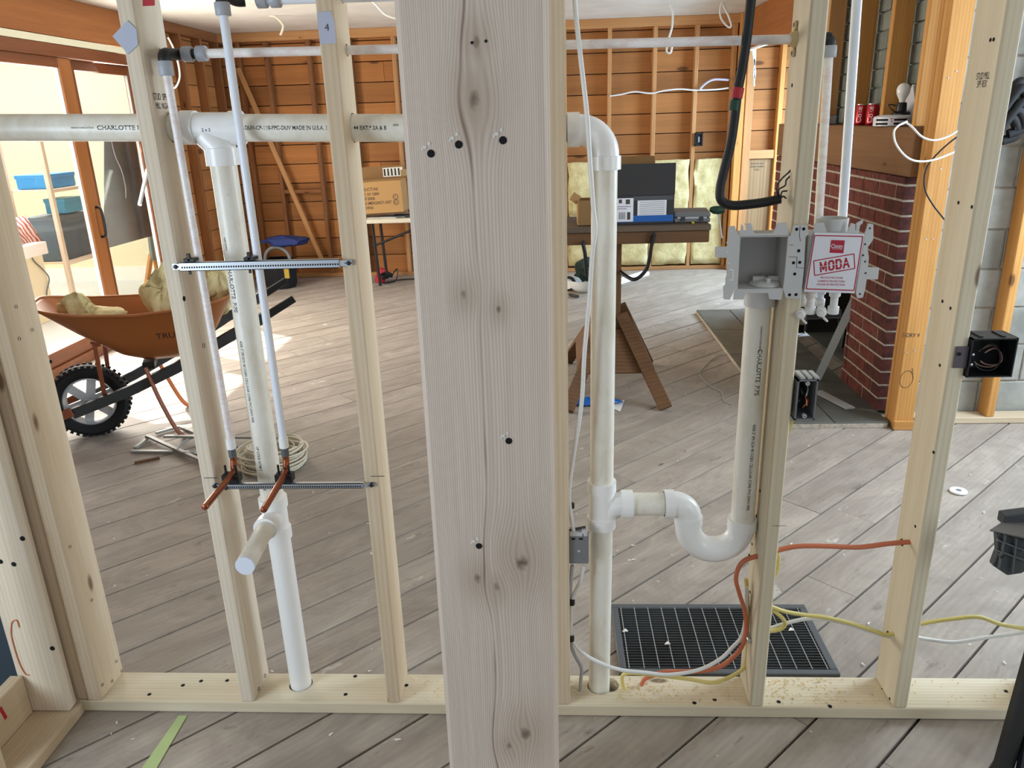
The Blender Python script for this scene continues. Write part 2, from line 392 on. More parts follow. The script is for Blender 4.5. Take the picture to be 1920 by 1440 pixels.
for i in range(len(offs)-1):
    a, b = offs[i]+.004, offs[i+1]-.004
    t = random.uniform(-4.5, -2.6)
    while t < 9.5:
        L = random.uniform(4.0, 6.2)
        rect = [tuple((fd*u + fn*w)[:2]) for u, w in ((t+.0015, a), (t+L-.0015, a), (t+L-.0015, b), (t+.0015, b))]
        for cc in ((1, 0, 3.35), (-1, 0, -XL), (0, 1, YF), (0, -1, 1.3)):
            rect = clip(rect, *cc) if rect else rect
        if len(rect) >= 3:
            o0 = fd*(t+L/2) + fn*((a+b)/2)
            loc = [((V((x, y, 0))-o0).dot(fd), (V((x, y, 0))-o0).dot(fn)) for x, y in rect]
            M = frame(o0, fd, (0, 0, 1)); M.translation.z = random.uniform(-.0014, 0)
            MB().prism(loc, .02, None, -.02).build('floor_board', floor_m, floor, M)
        t += L
lumber('ceiling', ceil_m, XL, 3.4, -3.6, YF+.1, ZC, ZC+.06, 'x', bevel=0)['kind'] = 'structure'

# far wall: sheathing boards, studs, plates, brace, insulation batts
wf = tag(MB().bx(XL-.1, 3.4, YF+.02, YF+.08, 0, ZC).build('wall_far', void_m), kind='structure')
zs = [0.0] + [.22+.1975*k for k in range(12)] + [ZC]
for i in range(len(zs)-1):
    x = XL
    while x < 3.35:
        x2 = min(3.4, x + random.uniform(1.3, 3.0))
        if 3.4-x2 < .5: x2 = 3.4
        lumber('sheathing_board', sheath, x+.001, x2-.001, YF+random.uniform(-.001, .001), YF+.02, zs[i]+.004, zs[i+1]-.004, 'x', wf, .002); x = x2
lumber('top_plate', fir_old, XL+.02, 1.9, 6.6, YF, ZC-.085, ZC-.001, 'x', wf)
lumber('bottom_plate', fir_old, XL+.02, 1.9, 6.6, YF, 0.001, .04, 'x', wf)
fs = [-3.17, -2.88, -2.44, -2.02, -1.57, -1.14, -.71, -.28, .15, .6, 1.05, 1.46, 1.83]
for x in fs:
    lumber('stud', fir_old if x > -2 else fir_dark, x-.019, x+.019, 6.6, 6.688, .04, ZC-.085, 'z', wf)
b0 = at(446, 128, 1, 6.585); b1 = at(604, 488, 1, 6.585)
board('diagonal_brace', fir_old, b0, b1, .045, .03, (0, -1, 0), wf)
board('fire_block', fir_dark, (-2.86, 6.64, .93), (-2.46, 6.64, .93), .085, .038, (0, 0, 1), wf)
for i in range(8, 12):
    x0, x1 = fs[i]+.03, fs[i+1]-.03
    for z0, z1 in ((.06, .6), (.6, 1.14)):
        bm = bmesh.new(); bmesh.ops.create_cube(bm, size=1)
        bmesh.ops.subdivide_edges(bm, edges=bm.edges[:], cuts=7, use_grid_fill=True)
        sd = random.random()*50
        for v in bm.verts:
            n = noise.noise_vector(v.co*4+V((sd, 0, 0)))
            v.co = V(((x0+x1)/2+v.co.x*(x1-x0)+n.x*.02, 6.635+v.co.y*.075+n.y*.02, (z0+z1)/2+v.co.z*(z1-z0)+n.z*.012))
        me = bpy.data.meshes.new('insulation_batt'); bm.to_mesh(me); bm.free(); me.materials.append(ins_m)
        for p in me.polygons: p.use_smooth = True
        reg(bpy.data.objects.new('insulation_batt', me), wf, Matrix.Identity(4))
# alcove to the right of the far corner
lumber('corner_post', honey, 1.86, 1.93, 6.5, 6.6, 0.001, ZC-.001, 'z', wf)
lumber('corner_post', fir_old, 1.955, 2.03, 6.56, 6.65, 0.001, ZC-.001, 'z', wf)
lumber('stud', honey, 2.29, 2.335, 6.59, 6.685, .04, ZC-.002, 'z', wf)
lumber('sill_rail', fir_old, 2.03, 2.29, 6.60, 6.685, 1.13, 1.215, 'x', wf)
lumber('plywood_sheet', ply_m, 2.035, 2.29, 6.63, 6.66, .02, 1.125, 'z', wf)
for k, zz in enumerate((1.08, 1.05, 1.02)):
    text('stamp', ('APA RATED', 'SHEATHING', '15/32')[k], frame((2.13, 6.628, zz), (1, 0, 0), (0, -1, 0)), .026, ink_soft, wf)
wr = tag(MB().bx(3.36, 3.44, -3.6, YF, 0, ZC).build('wall_right', white_wall), kind='structure')
lumber('header_board', header_m, 1.90, 1.96, 4.7, 6.58, 2.155, ZC-.002, 'y', wr)
lumber('header_trim', paper_m, 1.86, 1.90, 4.7, 6.3, 2.135, 2.15, 'y', wr, 0)

# left wall with the sliding glass door and the sunroom behind it
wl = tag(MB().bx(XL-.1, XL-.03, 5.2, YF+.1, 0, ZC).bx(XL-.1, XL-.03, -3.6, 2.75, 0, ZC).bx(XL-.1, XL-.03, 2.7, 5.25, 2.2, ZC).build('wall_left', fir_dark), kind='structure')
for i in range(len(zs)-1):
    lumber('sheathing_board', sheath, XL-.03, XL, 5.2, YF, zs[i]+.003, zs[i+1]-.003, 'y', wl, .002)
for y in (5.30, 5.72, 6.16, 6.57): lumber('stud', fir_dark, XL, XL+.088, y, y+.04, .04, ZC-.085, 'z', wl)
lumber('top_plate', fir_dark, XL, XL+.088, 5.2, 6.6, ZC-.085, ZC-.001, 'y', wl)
lumber('header_board', header_m, XL-.025, XL+.02, .5, 5.28, 2.235, ZC-.001, 'y', wl)
lumber('trim_strip', cream_wall, XL-.02, XL+.025, .5, 5.15, 2.185, 2.23, 'y', wl, 0)
dr = tag(empty('door_1', (XL, 4.0, 0)), 'stained wood sliding glass door', kind='structure')
lumber('head_jamb', door_m, XL-.1, XL+.02, 2.76, 5.18, 2.10, 2.183, 'y', dr)
lumber('sill', door_m, XL-.1, XL+.03, 2.76, 5.18, 0.001, .07, 'y', dr)
for y in (2.78, 5.12): lumber('side_jamb', door_m, XL-.1, XL+.02, y-.03, y+.03, .07, 2.10, 'z', dr)
for nm, xo, y0, y1 in (('sliding_panel', -.015, 2.82, 4.07), ('fixed_panel', -.06, 4.075, 5.09)):
    lumber('stile', door_m, XL+xo-.02, XL+xo+.02, y0, y0+.10, .07, 2.10, 'z', dr)
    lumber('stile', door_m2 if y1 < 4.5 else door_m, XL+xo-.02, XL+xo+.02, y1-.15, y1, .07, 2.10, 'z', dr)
    lumber('rail', door_m, XL+xo-.02, XL+xo+.02, y0+.10, y1-.15, .07, .17, 'y', dr)
    lumber('rail', door_m, XL+xo-.02, XL+xo+.02, y0+.10, y1-.15, 2.03, 2.10, 'y', dr)
    MB().bx(XL+xo-.003, XL+xo+.003, y0+.10, y1-.15, .17, 2.03).build('glass_pane', glass_m, dr)
    for y in (y0+.106, y1-.156): lumber('glazing_bead', paper_m, XL+xo-.008, XL+xo+.01, y-.006, y+.006, .17, 2.03, 'z', dr, 0)
h0 = V((XL+.005, 4.02, 1.06)); h1 = V((XL+.005, 4.02, .84))
MB().tube(smooth_path([h0, h0+V((.035, 0, -.012)), (XL+.05, 4.02, .95), h1+V((.035, 0, .012)), h1]), .010, 8).build('pull_handle', black_p, dr, smooth=60)
# sunroom shell (beyond the glass)
sr = tag(MB().bx(-7, XL-.1, .5, 8, -.12, -.06).build('floor_sunroom', sunfloor), kind='structure')
ws = tag(MB().bx(-7, -6.9, .5, 8, -.06, 1.15).bx(-7, -6.9, .5, 8, 2.0, 2.6).build('wall_sunroom_left', cream_wall), kind='structure')
MB().bx(-7, -6.9, .5, 8, 1.15, 2.0).build('white_panel', white_wall, ws)
wg = tag(MB().bx(-7, XL-.1, 7.0, 7.1, -.06, 2.5).build('wall_sunroom_far', cream_wall), kind='structure')
MB().bx(-7, XL-.1, 6.98, 7.0, -.06, .1).build('baseboard', white_wall, wg)

# ------------------------------------------------------------------ fireplace, hearth, chimney
XB = 1.745; YB0, YB1 = 2.26, 4.55
fp = empty('fireplace', (XB, 3.4, 0), 'red brick fireplace with dark open firebox beneath a thick wooden mantel', 'fireplace')
MB().bx(XB+.006, XB+.112, YB0+.006, 2.79, .03, 1.262).bx(XB+.006, XB+.112, 3.85, YB1, .03, 1.262).bx(XB+.006, XB+.112, 2.78, 3.86, .78, 1.262).build('mortar', mortar_m, fp)
CH = .0747; r = 0; z = .034
def brick(x0, x1, y0, y1, z0, z1, m):
    MB().bx(x0, x1, y0, y1, z0, z1).build('brick', m, fp, bevel=.002)
while z < 1.25:
    z1 = min(z+CH-.012, 1.262); y = YB0

    y = YB0 + (0 if r % 2 == 0 else 0)
    first = .095 if r % 2 else .2
    segs = []; yy = YB0; L = first
    while yy < YB1: segs.append((yy, min(yy+L, YB1))); yy += L+.012; L = .2
    for a, b in segs:
        if z < .76 and b > 2.79 and a < 3.85:
            if a < 2.79-.05: b = 2.79
            elif b > 3.85+.05: a = 3.85
            else: continue
        dx = random.uniform(0, .003)
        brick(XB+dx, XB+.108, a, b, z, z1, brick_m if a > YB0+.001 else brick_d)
    z += CH; r += 1
MB().bx(XB+.13, XB+.75, 2.72, 2.78, .03, .9).bx(XB+.13, XB+.75, 3.86, 3.92, .03, .9).bx(XB+.70, XB+.76, 2.72, 3.92, .03, .9).bx(XB+.13, XB+.76, 2.72, 3.92, .86, .9).build('firebox', firebox_m, fp)
MB().bx(XB+.13, XB+.72, 2.78, 3.86, .028, .034).build('firebox_floor', slate_m, fp)
bm_ = lumber('mantel_beam', beam_m, 1.73, 1.90, 2.185, 4.5, 1.268, 1.498, 'y', None, .006)
tag(bm_, 'thick brown mantel beam lying across the top of the brick fireplace', 'mantel')
hs = empty('hearth', (1.5, 3.4, 0), 'low dark slate hearth slab on the floor before the fireplace', 'hearth')
ys = [2.09, 2.72, 3.35, 3.98, 4.63]
for i in range(4):
    for x0, x1 in ((1.205, 1.47), (1.476, XB+.01)):
        MB().bx(x0, x1, ys[i]+.003, ys[i+1]-.003, .004, .032+random.uniform(-.001, .001)).build('slate_tile', slate_m, hs, bevel=.002)
MB().bx(1.203, XB, 2.088, 4.632, .001, .024).build('bed', mortar_m, hs)
# grate in the firebox
gr = empty('fire_grate', (XB+.33, 3.25, .034), 'small black iron grate standing inside the dark firebox', 'grate')
MB().tube(smooth_path([(XB+.2, 3.0, .25), (XB+.25, 3.02, .16), (XB+.5, 3.05, .16), (XB+.6, 3.05, .3)]), .012, 8).tube(smooth_path([(XB+.2, 3.45, .25), (XB+.25, 3.45, .16), (XB+.5, 3.45, .16), (XB+.6, 3.45, .3)]), .012, 8).tube([(XB+.3, 2.98, .16), (XB+.3, 3.5, .16)], .01, 8).build('bars', black_p, gr, smooth=50)
for x, y in ((XB+.25, 3.02), (XB+.25, 3.45), (XB+.52, 3.05), (XB+.52, 3.45)):
    MB().tube([(x, y, .16), (x-.01, y, .035)], .011, 8).build('leg', black_p, gr, smooth=50)
# painted masonry above the mantel and the block wall on the near side
wc = tag(MB().bx(1.90, 2.0, 2.24, 4.55, 1.2, ZC).build('wall_chimney', gblock_m), kind='structure')
z = 1.5; r = 0
while z < ZC:
    y = 2.24 - (.1 if r % 2 else 0)
    while y < 4.5:
        MB().bx(1.885+random.uniform(0, .004), 1.91, max(y, 2.245)+.004, min(y+.2, 4.54)-.004, z+.004, min(z+.1, ZC)-.003).build('block', gblock_m, wc, bevel=.003)
        y += .2
    z += .1; r += 1
wb = tag(MB().bx(1.86, 3.36, 2.245, 2.33, 0, ZC).build('wall_block', mortar_m), kind='structure')
z = .0; r = 0
while z < ZC:
    x = 1.86 - (.2 if r % 2 else 0)
    while x < 3.3:
        MB().bx(max(x, 1.862)+.004, min(x+.4, 3.35)-.004, 2.232+random.uniform(0, .005), 2.26, z+.004, min(z+.2, ZC)-.004).build('block', block_m, wb, bevel=.004)
        x += .4
    z += .2; r += 1
lumber('sole_plate', pine_warm, 1.9, 3.3, 2.13, 2.225, .001, .035, 'x', wb)
# studs on the chimney breast above the mantel (narrow face to the room)
for px, lab in ((1604, 'honey wooden stud standing on the mantel behind the two red cans'), (1668, 'honey wooden stud on the mantel directly behind the bare bulb'), (1733, 'dark-shaded stud on the mantel right of the bare bulb')):
    p = at(px, 100, 0, 1.765)
    tag(lumber('stud', honey, 1.765, 1.868, p.y, p.y+.04, 1.50, ZC-.002, 'z'), lab, 'stud')
p = at(1553, 60, 0, 1.765)
tag(lumber('stud', fir_old, 1.765, 1.868, p.y, p.y+.06, 1.50, ZC-.002, 'z'), 'dark wooden stud on the far end of the mantel beside the small blue can', 'stud')
# built-up corner column
col = empty('timber_column', (1.81, 2.12, 0), 'honey-coloured built-up timber column at the near end of the fireplace', 'column')
lumber('ply', honey, 1.766, 1.866, 2.07, 2.110, .001, ZC-.002, 'z', col)
lumber('ply', honey, 1.768, 1.866, 2.1115, 2.149, .001, ZC-.002, 'z', col)
lumber('ply', honey, 1.766, 1.866, 2.1505, 2.183, .001, ZC-.002, 'z', col)
lumber('foot_block', honey, 1.762, 1.868, 2.050, 2.0695, .001, .05, 'x', col)
Fm = lambda px, py, y: frame(at(px, py, 1, y), (1, 0, 0), (0, -1, 0))
text('stamp', 'S-DRY 9', Fm(1708, 629, 2.0695) @ Matrix.Rotation(-.06, 4, 'Z'), .030, ink, col, sx=.8)
MB().tube([at(1700+12*math.cos(t)+3*math.sin(t), 711-16*math.sin(t), 1, 2.069) for t in [k*.35 for k in range(19)]] + [at(1711, 690, 1, 2.069)], .0012, 5).build('pencil_mark', ink_soft, col)
for px, py in ((1779, 146), (1795, 134), (1765, 316), (1737, 447), (1750, 447), (1700, 660), (1715, 656)):
    MB().lathe([(.001, 0), (.004, -.001), (.0042, .001)], at(px, py, 1, 2.0685), (0, 1, 0), 8).build('nail_head', steel, col)
p = at(1903, 480, 1, 2.14)
rs = lumber('stud', honey, p.x-.001, p.x+.04, 2.135, 2.228, .036, ZC-.002, 'z'); tag(rs, 'honey wooden stud standing against the grey block wall at right', 'stud')
p = at(1905, 205, 1, 2.13); bmx = MB()
for k in range(6):
    c = p + V((random.uniform(-.03, .03), random.uniform(0, .03), -.03*k+.07))
    bmx.tube(smooth_path([c+V((-.05, 0, -.04)), c+V((0, -.02, .05)), c+V((.06, .01, -.03)), c+V((.0, .02, -.06))]), .022, 7)
tag(bmx.build('cable_bundle', black_r, smooth=60), 'black crumpled cable bundle hanging high on the block wall', 'bundle')

# ------------------------------------------------------------------ foreground framing
D = .125; PZ = .038
bp = lumber('bottom_plate', pine, -1.39, 1.46, 0, D, .001, PZ, 'x')
tag(bp, 'long pale pine bottom plate lying on the floor under the stud wall', 'plate')
def wstud(x0, x1, mat, label, y0=0.0, y1=D, z0=PZ, z1=ZC-.002):
    o = lumber('wall_stud', mat, x0, x1, y0, y1, z0+.0005, z1, 'z', None, .004); return tag(o, label, 'stud')
sA = wstud(-.908, -.869, pine_pale, 'pine wall stud carrying the pipe tee, with pale diamond tape at its top')
sB = wstud(-.484, -.447, pine_warm, 'pine wall stud left of the big post, grey tape near its top')
sE = wstud(-.004, .034, pine_warm, 'narrow pine stud directly behind the right edge of the big post')
sC = wstud(.529, .566, pine, 'pine wall stud behind the washer outlet box, black cable end beside it')
sD = wstud(.915, .953, pine, 'pine wall stud carrying the black electrical box at right')
sF = wstud(1.325, 1.363, pine, 'short-visible pine stud at the far right edge of the wall')
sR = wstud(-1.361, -1.320, pine_warm, 'wide pine stud with white-lit front edge at the left end of the wall')
sQ = wstud(-1.45, -1.3625, pine_warm, 'brown-shaded stud squeezed between two corner studs at left', .004, D)
sP = wstud(-1.515, -1.388, pine_pale, 'broad pale blue-lit stud face at the far left with knot holes', -.044, -.006)
pp = lumber('bottom_plate', pine_warm, -1.515, -1.375, -1.2, -.0015, .001, PZ-.0005, 'y')
tag(pp, 'pine bottom plate of the side wall coming towards the viewer at lower left', 'plate')
tag(lumber('blocking', pine_warm, -1.532, -1.494, -1.1, -.0455, PZ, .165, 'y'), 'pine blocking on edge with a red mark at lower left', 'block')
MB().box((0, 0, 0), (.0006, .010, .045), Matrix.Translation(at(6, 1337, 0, -1.4935)) @ Matrix.Rotation(.2, 4, 'X')).build('red_mark', red_print, bpy.data.objects['blocking'])
tag(lumber('wall_stud', pine_warm, -1.515, -1.432, -.285, -.246, PZ, ZC, 'z'), 'pine stud of the side wall cropped by the lower left corner', 'stud')
dk = tag(MB().bx(-2.3, -1.545, .02, .04, .002, 1.15).build('dark_sheet', plain('dark_blue_grey_sheet', '#2f3c46', .6), bevel=.003), 'dark blue-grey sheet leaning beyond the far left stud', 'sheet')

# nail holes, stamps and pencil lines belong to their stud
def holes(st, pts, ax, val, r=.004):
    for px, py in pts:
        p = at(px, py, ax, val); n = V((0, 0, 0)); n[ax] = 1
        MB().lathe([(.0002, -.0008), (r, -.0006), (r*1.05, .001)], p, n, 8).build('nail_hole', hole_m, st)
holes(sR, [(30, 575), (60, 618), (95, 678), (36, 635), (131, 1025), (172, 1125), (218, 1240), (228, 1258), (192, 1284), (210, 1277)], 0, -1.3195, .0045)
holes(sA, [(345, 560), (382, 648), (497, 1267), (485, 1292)], 0, -.8685, .006)
holes(sD, [(1857, 75), (1863, 74), (1797, 380), (1822, 388), (1767, 565), (1782, 578), (1750, 848), (1716, 987), (1640, 1276), (1653, 1293), (1668, 1310), (1762, 685)], 0, .9145, .004)
holes(sC, [(1485, 160), (1425, 920), (1418, 967), (1410, 1020), (1406, 1110)], 0, .5285, .004)

for px, py in ((343, 1285), (377, 1277), (426, 1276), (280, 1302), (648, 1302), (666, 1268), (762, 1285), (1340, 1312), (1302, 1318), (1556, 1324), (1886, 1296), (1460, 1316)):
    MB().lathe([(.0002, .0008), (.006, .0006), (.0065, -.001)], at(px, py, 2, PZ), (0, 0, 1), 7).build('dent', hole_m, bp)
holes(sP, [(42, 1010), (98, 1216), (1, 1053), (26, 1058)], 1, -.0442, .007)
MB().tube(smooth_path([at(x, y, 1, -.0455) for x, y in ((36, 1176), (31, 1163), (22, 1168), (21, 1190), (27, 1215), (35, 1240), (46, 1262), (55, 1266))], 5), .0016, 6).build('orange_string', orange_c, sP, smooth=60)
text('lumber_stamp', 'STUD  SPF', frame(at(300, 182, 0, -.8686), (0, 1, 0), (1, 0, 0)), .020, ink, sA, sx=.7)
text('lumber_stamp', 'MILL  NLGA', frame(at(304, 199, 0, -.8686), (0, 1, 0), (1, 0, 0)), .018, ink, sA, sx=.6)
text('lumber_stamp', 'STUD MILL', frame(at(1843, 143, 0, .9146), (0, -1, 0), (-1, 0, 0)), .020, ink, sD, sx=.55)
text('lumber_stamp', 'SPF REX', frame(at(1841, 158, 0, .9146), (0, -1, 0), (-1, 0, 0)), .020, ink, sD, sx=.55)
for st, px, py, w in ((sA, 395, 896, .034), (sB, 708, 893, .036)):
    p = at(px, py, 1, -.0003); MB().box(p, (w, .0006, .0016)).build('pencil_line', ink, st)
MB().box(at(1462, 986, 1, -.0003), (.034, .0006, .001)).build('pencil_line', ink_soft, sC)

# the big post
POST_C = V((-.119, -.39, 1.25))
def pl(px, py):
    p = at(px, py, 1, -.45); return (p.z - POST_C.z, POST_C.x - p.x)
POST_KNOTS = [(*pl(890, 188), .020, .9), (*pl(893, 78), .012, .5), (*pl(978, 1055), .026, .9), (*pl(896, 1086), .015, .7), (*pl(931, 1100), .014, .8), (*pl(985, 1375), .022, .9), (*pl(955, 1398), .013, .5), (*pl(935, 580), .009, .4), (*pl(870, 554), .012, .5)]
pm_ = post_mat()
post = MB().box((0, 0, 0), (2.495, .238, .12)).build('timber_post', pm_, None, frame(POST_C, (0, 0, 1), (0, -1, 0)), bevel=.009)
WM[post.name] = post.matrix_basis.copy()
tag(post, 'big pale timber post standing in front of the stud wall at centre', 'post')
for px, py, s in ((808, 288, 1), (860, 271, 1), (943, 263, 1), (954, 827, 1), (898, 1024, 1)):
    p = at(px, py, 1, -.4505)
    nh = MB().lathe([(.0003, -.0008), (.006*s, -.0006), (.0068*s, .001)], p, (0, 1, 0), 10).build('nail_dent', hole_m, post)
    q = p + V((-.006, 0, .010))
    for dx, dz, w in ((-.004, .004, .006), (.004, .010, .004), (-.008, .001, .003)):
        MB().box(q+V((dx, 0, dz-.004)), (w, .0015, .005)).build('splinter', paper_m, nh, bevel=.0004)
for px, py in ((885, 80), (911, 77)):
    MB().lathe([(.0003, -.0008), (.0022, -.0006), (.0026, .001)], at(px, py, 1, -.4505), (0, 1, 0), 8).build('nail_hole', hole_m, post)

# tape pieces on the studs
def sheet(name, mat, pts, label, cat, th=.0006, n=None):
    pts = [V(p) for p in pts]; N = V(n) if n else (pts[1]-pts[0]).cross(pts[2]-pts[1]).normalized()
    k = len(pts); b = MB(); b.add(pts + [p+N*th for p in pts], [tuple(range(k))[::-1], tuple(range(k, 2*k))] + [(i, (i+1) % k, k+(i+1) % k, k+i) for i in range(k)])
    return tag(b.build(name, mat), label, cat)
sheet('tape_piece', tape_blue, [at(x, y, 1, -.0012) for x, y in ((239, 38), (211, 68), (240, 102), (259, 84), (256, 55))], 'pale blue-grey diamond of tape near the top of the left stud', 'tape', n=(0, -1, 0))
sheet('tape_piece', tape_blue, [at(x, y, 1, -.0012) for x, y in ((594, 23), (600, 83), (630, 81), (627, 40), (620, 21))], 'blue-grey tape square with a pencilled number on second stud', 'tape', n=(0, -1, 0))
text('pencil_number', '4', Fm(613, 52, -.0021), .020, ink_soft, bpy.data.objects['tape_piece.001'])
for k in range(4):
    a = at(268, 1+k*3, 0, -.8684); b = at(290, 0+k*3, 0, -.8684)
    MB().bar(a, b, .003, .0006, (1, 0, 0)).build('red_mark', red_print, sA)

# ------------------------------------------------------------------ drain and vent piping (one glued run)
YC = .08; R2 = .0302
dp = empty('drain_piping', (-.75, YC, 0), 'white plastic drain and vent piping run with tees, elbow and trap through the studs', 'piping')
def zv(x): return 1.611 - .0304*(x+1.265)
X1 = at(462, 600, 1, YC).x; X2 = at(1130, 700, 1, YC).x; X3 = at(1405, 800, 1, YC).x
def hub(b, p0, p1, r): b.tube([p0, V(p0)+(V(p1)-V(p0))*.001, p1, V(p1)+(V(p1)-V(p0))*.001], [r*.9, r, r, r*.9], 28)
for st in (sR, sA, sB, sE):
    xm = WM[st.name].translation.x
    cut(st, cyl((xm-.05, YC, zv(xm-.05)), (xm+.05, YC, zv(xm+.05)), .0325, 24))
a = at(345, 240, 1, YC).x; b = at(452, 240, 1, YC).x
MB().tube([(-1.362, YC, zv(-1.362)), (a+.01, YC, zv(a))], R2, 28).build('vent_pipe', pvc_pipe, dp, smooth=40)
MB().tube([(b-.01, YC, zv(b)), (at(1075, 240, 1, YC).x, YC, zv(.07))], R2, 28).build('vent_pipe', pvc_pipe, dp, smooth=40)
t = MB().tube([(a, YC, zv(a)), (b, YC, zv(b))], .0335, 28)
hub(t, (a-.002, YC, zv(a)), (a+.030, YC, zv(a+.03)), .0375); hub(t, (b-.022, YC, zv(b)), (b+.004, YC, zv(b)), .0375)
zt = zv(X1); zh1 = at(420, 278, 1, YC-.03).z; zh0 = at(420, 311, 1, YC-.03).z
t.tube(smooth_path([(X1-.045, YC, zt+.002), (X1-.028, YC, zt-.012), (X1-.008, YC, zt-.034), (X1, YC, zh1), (X1, YC, zh1-.01)], 6), [.030]*6+[.0335]*19, 28)
hub(t, (X1, YC, zh1), (X1, YC, zh0), .0378)
te = t.build('tee_fitting', pvc_new, dp, smooth=50)
text('size_mark', '2 x 2', frame((X1-.015, YC-.0338, zt-.004), (1, 0, 0), (0, -1, 0)), .010, ink, dp)
z2a = at(520, 945, 1, YC-.03).z; z2b = at(527, 1010, 1, YC-.03).z; z2 = (z2a+z2b)/2
MB().tube([(X1, YC, zh0+.01), (X1, YC, z2a-.005)], R2, 28).build('drain_pipe', pvc_pipe, dp, smooth=40)
MB().tube([(X1+.002, YC, z2b+.005), (X1+.004, YC, .012)], R2, 28).build('drain_pipe', pvc_new, dp, smooth=40)
t = MB().tube([(X1, YC, z2a), (X1, YC, z2b)], .0335, 28)
hub(t, (X1, YC, z2a+.006), (X1, YC, z2a-.022), .0378); hub(t, (X1, YC, z2b+.018), (X1, YC, z2b-.012), .0378)
zs2 = z2+.004
t.tube([(X1, YC, zs2), (X1, YC-.055, zs2)], .028, 24); hub(t, (X1, YC-.05, zs2), (X1, YC-.078, zs2), .0315)
t.build('sanitary_tee', pvc_new, dp, smooth=50)
ye = at(460, 1060, 2, zs2).y; xe = at(460, 1060, 2, zs2).x
sp = MB().tube([(X1, YC-.07, zs2), (xe, ye, zs2)], .0235, 24).build('stub_pipe', pvc_pipe, dp, smooth=40)
MB().tube([(xe, ye+.004, zs2), (xe, ye-.004, zs2)], .0238, 24).build('test_cap', plain('blue_white_cap', '#e4e9f4', .3), dp, smooth=40)
# right-hand stack, elbow, tee, trap and standpipe
zr = zv(X2)
def arc(c, r, a0, a1, n=10, y=YC): return [(c[0]+r*math.cos(math.radians(a0+(a1-a0)*k/n)), y, c[1]+r*math.sin(math.radians(a0+(a1-a0)*k/n))) for k in range(n+1)]
rb = .058; zr2 = zr - .002
t = MB().tube([(X2-rb-.022, YC, zr2)] + arc((X2-rb, zr2-rb), rb, 90, 0, 12) + [(X2, YC, zr2-rb-.012)], .0335, 28)
hub(t, (X2-rb-.026, YC, zr2), (X2-rb+.002, YC, zr2), .0378); hub(t, (X2, YC, zr2-rb), (X2, YC, zr2-rb-.03), .0378)
t.build('elbow', pvc_new, dp, smooth=50)
z3a = at(1128, 915, 1, YC-.03).z; z3b = at(1128, 990, 1, YC-.03).z; za = at(1205, 945, 1, YC).z
MB().tube([(X2, YC, zr2-rb-.02), (X2, YC, z3a-.005)], R2, 28).build('stack_pipe', pvc_pipe, dp, smooth=40)
MB().tube([(X2, YC, z3b+.005), (X2-.003, YC, .012)], R2, 28).build('stack_pipe', pvc_pipe, dp, smooth=40)
t = MB().tube([(X2, YC, z3a), (X2, YC, z3b)], .0335, 28)
hub(t, (X2, YC, z3a+.006), (X2, YC, z3a-.022), .0378); hub(t, (X2, YC, z3b+.018), (X2, YC, z3b-.012), .0378)
xh0, xh1 = at(1165, 945, 1, YC).x, at(1186, 945, 1, YC).x
t.tube(smooth_path([(X2, YC, za-.05), (X2+.008, YC, za-.03), (X2+.022, YC, za-.008), (X2+.045, YC, za), (xh1, YC, za)], 6), .031, 24)
hub(t, (xh0, YC, za), (xh1, YC, za), .0378)
t.build('sanitary_tee', pvc_new, dp, smooth=50)
xt0, xt1 = at(1245, 945, 1, YC).x, at(1263, 945, 1, YC).x
MB().tube([(xh1-.005, YC, za), (xt0+.005, YC, za)], R2, 28).build('trap_arm', pvc_pipe, dp, smooth=40)
xd = at(1290, 990, 1, YC).x; ru = (X3-xd)/2; zu = at(1335, 1050, 1, YC).z + .0335 + ru
t = MB(); q = xd - xt1
t.tube([(xt0, YC, za), (xt1-.004, YC, za)] + arc((xt1, za-q), q, 90, 0, 10) + [(xd, YC, za-q-.006)], .0335, 28)
hub(t, (xt0, YC, za), (xt1, YC, za), .0378)
t.build('trap_elbow', pvc_new, dp, smooth=50)
t = MB().tube([(xd, YC, za-q+.002)] + arc((xd+ru, zu), ru, 180, 360, 18) + [(X3, YC, zu+.012)], .0340, 28)
hub(t, (X3, YC, zu-.006), (X3, YC, zu+.022), .0378); hub(t, (xd, YC, za-q-.018), (xd, YC, za-q+.006), .0365)
t.build('trap_bend', pvc_new, dp, smooth=50)
ZS = at(1415, 560, 1, YC-.03).z
MB().tube([(X3, YC, zu+.012), (X3, YC, ZS+.02)], R2, 28).build('standpipe', pvc_pipe, dp, smooth=40)
for x, zz in ((X1+.004, 0), (X2-.003, 0)):
    cut(bp, cyl((x, YC-.002, -.05), (x, YC-.002, .08), .034, 24))
cut(bp, cyl((X2+.025, YC+.004, -.05), (X2+.025, YC+.004, .08), .030, 20))
# pipe printing (wrapped on the pipes)
def vprint(x, px, py0, s, size, ang, sx=.9):
    n = V((math.sin(ang), -math.cos(ang), 0)); o = V((x, YC, at(px, py0, 1, YC-.03).z)) + n*R2
    text('print', s, frame(o, (0, 0, -1), n), size, ink, dp, wrap=R2, align='LEFT', sx=sx, bold=.014)
vprint(X1, 432, 445, 'NSF-DWV', .008, -.42); vprint(X1, 437, 497, 'CHARLOTTE  PIPE', .0165, -.42, .88)
vprint(X1, 455, 640, '4300 2" IPS SCH 40 COEX CELLULAR CORE PVC-DWV PIPE', .0105, -.36, .80)
vprint(X1, 490, 838, 'UP CODE ASTM F', .011, -.3, .8); vprint(X1, 505, 905, 'MADE', .011, -.2, .8)
vprint(X3, 1415, 612, 'CHARLOTTE DURHAM NC', .006, .1); vprint(X3, 1410, 655, 'CHARLOTTE  PIPE', .0160, .12, .92)
